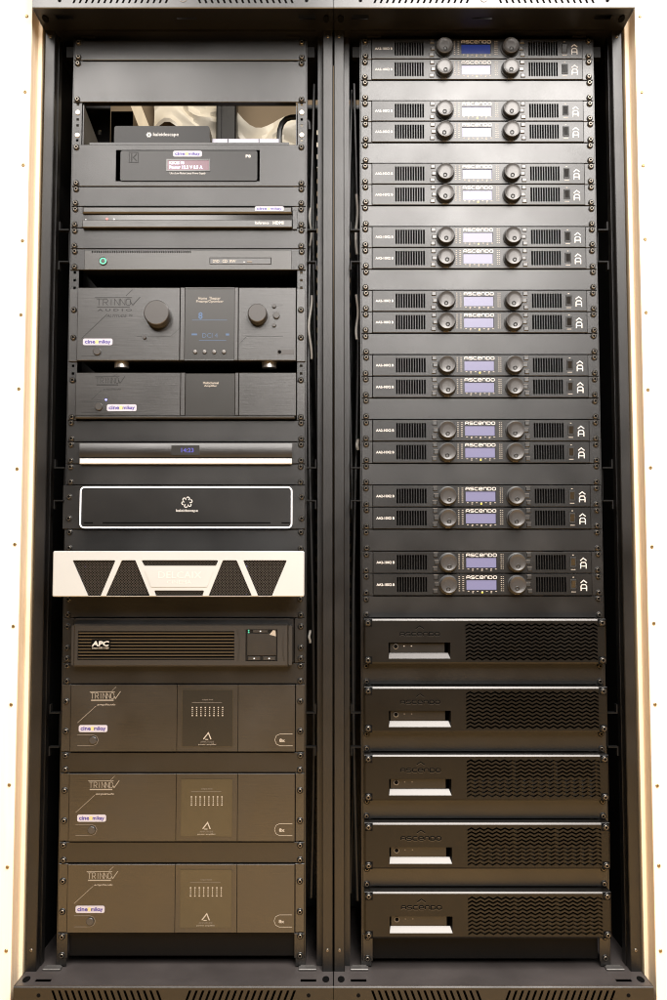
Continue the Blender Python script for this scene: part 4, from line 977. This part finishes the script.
# ---- three large power amplifiers
def make_power(k, ztop, dy):
    H = 3*U-.001; z0 = ztop-H
    lab = ['large flat-fronted amplifier directly below the slatted battery backup, left rack', 'middle of the three large flat-fronted amplifiers, left rack', 'lowest of the three large flat-fronted amplifiers, just above the left tray'][k]
    t = thing('power_amplifier', lab, 'amplifier', (XL, 0, z0), 'large flat-fronted amplifiers in the left rack')
    Y = -.0080; Fz = Frame(XL, z0, Y)
    base = survey(180, 684.0)[1] - survey(180, 684.0)[1]
    s0 = survey(180, 684.0, Y)[1] - ztop    # measured on the topmost of the three, moved down with each
    F = lambda px, py: (survey(px, py, Y)[0]-XL, survey(px, py, Y)[1]-s0-z0 + 0) if k == 0 else (survey(px, py, Y)[0]-XL, survey(px, py, Y)[1]-(survey(180, 684.0, Y)[1]-ztop)-z0)
    def rect(a, b, c, d): p = F(a, d); q = F(c, b); return p[0], q[0], p[1], q[1]
    for sg in (-1, 1): part('rack_ear', 'brushed', t, lambda: MB().cbox(*sorted((sg*.2413, sg*.2232)), -.0035, 0, .0006, H-.0006, .0008), ('pear', sg))
    x0, x1 = -.2224, .2224; a, b = F(177.0, 718)[0], F(238.0, 718)[0]
    part('left_panel', 'brushed', t, lambda: MB().cbox(x0, a-.0003, Y, 0, .0010, H-.0006, .0006), 'pl')
    part('centre_panel', 'brushed', t, lambda: MB().cbox(a, b, Y+.0004, 0, .0010, H-.0006, .0006), 'pc')
    part('right_panel', 'brushed', t, lambda: MB().cbox(b+.0003, x1, Y, 0, .0010, H-.0006, .0006), 'pr')
    wx0, wx1, wz0, wz1 = rect(181.8, 689.4, 233.0, 746.0)
    w = part('window', 'smoked_panel' if k == 0 else 'olive_sheen', t, lambda: MB().poly(rr(wx0, wx1, wz0, wz1, .002, 2), Y-.0004, Y+.0004), ('pw', k == 0))
    part('window_edge', 'olive_sheen', w, lambda: MB().ribbon(rr(wx0, wx1, wz0, wz1, .002, 2), .0006, Y-.0007, Y-.0003, True), 'pwe')
    def ticks():
        mb = MB()
        for i in range(8):
            x = F(192.4+4.32*i, 711)[0]
            for j in range(5):
                z = F(192, 715.2-2.0*j)[1]; ww = .0013 if j in (0, 4) else .0008
                mb.box(x-ww, x+ww, Y-.0007, Y-.0003, z-.0008, z+.0014)
        return mb
    part('marking', 'print_grey', w, ticks, 'ptick', kind='stuff')
    part('lettering', 'print_dim', w, lambda: text_mb('output level', *rect(202, 698.4, 213, 700.2), Y-.0006, 0, .01), 'pl1')
    part('marking', 'print_dim', w, lambda: MB().ribbon([F(192, 702.0), F(222, 702.0)], .0007, Y-.0006, Y-.0003), 'pl2')
    part('emblem', 'print_grey', w, lambda: MB().ribbon([F(203.6, 738.6), F(208.4, 732.4), F(211.0, 738.8)], .0020, Y-.0007, Y-.0003).ribbon([F(205.2, 738.9), F(208.3, 738.9)], .0014, Y-.0007, Y-.0003), 'pl3')
    part('lettering', 'print_dim', w, lambda: text_mb('AMPLITUDE', *rect(200.5, 740.6, 214.0, 742.2), Y-.0006, 0, .0), 'pl4')
    part('lettering', 'print_grey', w, lambda: text_mb('power amplifier', *rect(198.5, 743.2, 216.5, 744.8), Y-.0006, 0, .0), 'pl5')
    maker_mark(t, F, rect(89.6, 691.4, 120.6, 701.0), Y, 'print_mid', False, .0010)
    part('lettering', 'print_grey', t, lambda: text_mb('amplitude', *rect(97.0, 703.2, 115.5, 705.6), Y-.0002, 0, .0, .4), 'pl6')
    part('marking', 'print_grey', t, lambda: MB().ribbon([F(77.4, 722.5), F(96.0, 705.6)], .00045, Y-.0003, Y), 'pl7')
    part('marking', 'print_grey', t, lambda: MB().ribbon([F(112.0, 690.6), F(116.2, 686.4)], .00045, Y-.0003, Y), 'pl8')
    part('marking', 'print_dim', t, lambda: MB().ribbon([F(77.2, 734.4), F(93, 734.4), F(96.6, 735.8), F(98.4, 739.6), F(96.6, 743.6), F(93, 745.2), F(77.2, 745.2)], .0008, Y-.0003, Y), 'pl9')
    part('marking', 'print_grey', t, lambda: MB().ribbon([F(292.6, 733.6), F(280, 733.6), F(276.4, 735.2), F(274.8, 739.4), F(276.4, 743.6), F(280, 745.4), F(292.6, 745.4)], .0007, Y-.0003, Y), 'pl10')
    part('lettering', 'print_grey', t, lambda: text_mb('8x', *rect(279.4, 738.2, 285.0, 741.6), Y-.0003, 0, .03), 'pl11')
    button(t, 'power_button', 'knob', *F(93.2, 739.8), .0074, Y, .0036, 18)
    sticker(t, *rect(78.8, 724.6, 107.6, 731.6), Y-.0002)
    chassis(t, 3, .42)
    for sg in (-1, 1):
        for z in (.0400, .0985): screw_at(t, sg*.2325, z, -.0035)
    return t
PT = [12.06*U, 8.15*U, 4.22*U]
for k in range(3): make_power(k, PT[k], 0)
pan('blank_panel', 'blank black panel between the topmost and middle large flat-fronted amplifiers', XL, PT[1], 1, hgt=PT[0]-3*U-PT[1])
pan('blank_panel', 'blank black panel between the middle and lowest large flat-fronted amplifiers', XL, PT[2], 1, hgt=PT[1]-3*U-PT[2])
pan('blank_panel', 'blank black panel at the foot of the left rack above the tray', XL, .12*U, 1, hgt=PT[2]-3*U-.12*U, recess=.010)

# ------------------------------------------------------------------ cables in the side gaps; pale tubes stand in for back light
def run_cable(label, m, x, y, z0, z1, r, wob=.006, n=16, group='cables hanging beside the rails'):
    ph = random.uniform(0, 6)
    pts = [(x + wob*math.sin(ph + 7*k/n) , y + wob*1.5*math.cos(ph + 5*k/n), z0 + (z1-z0)*k/n) for k in range(n+1)]
    o = part('cable', m, None, MB().tube(pts, r, 8)); tag(o, label, 'cable', group)
for i, wh in enumerate(('rail', 'post')):
    run_cable(f'thin black cable right of the left rack equipment, the one nearer the {wh}', 'cable_black', XL+.2525+.008*i, .055+.03*i, .1, 1.80, .0034)
    run_cable(f'thin black cable left of the right rack equipment, the one nearer the {wh}', 'cable_black', XR-.2525-.008*i, .055+.03*i, .1, 1.80, .0034)
run_cable('pale tube standing in for back light left of the third and fourth amplifier pairs', 'gap_light', XR-.2500, .035, 1.42, 1.55, .0030, .002, group='slivers of back light in the gaps')
run_cable('short pale tube standing in for back light left of the seventh amplifier pair', 'gap_light', XR-.2490, .035, 1.010, 1.032, .0036, .001, group='slivers of back light in the gaps')
run_cable('pale tube standing in for back light right of the tall two-knob preamplifier', 'gap_light', XL+.2500, .035, 1.20, 1.335, .0026, .003, group='slivers of back light in the gaps')
run_cable('grey tube standing in for back light right of the slim disc player', 'gap_light', XL+.2500, .035, 1.44, 1.52, .0022, .002, group='slivers of back light in the gaps')
run_cable('short pale tube standing in for back light right of the battery backup', 'gap_light', XL+.2500, .035, .615, .64, .0026, .001, group='slivers of back light in the gaps')
run_cable('pale tube standing in for back light left of the fifth and sixth amplifier pairs', 'gap_light', XR-.2495, .035, 1.24, 1.335, .0026, .002, group='slivers of back light in the gaps')
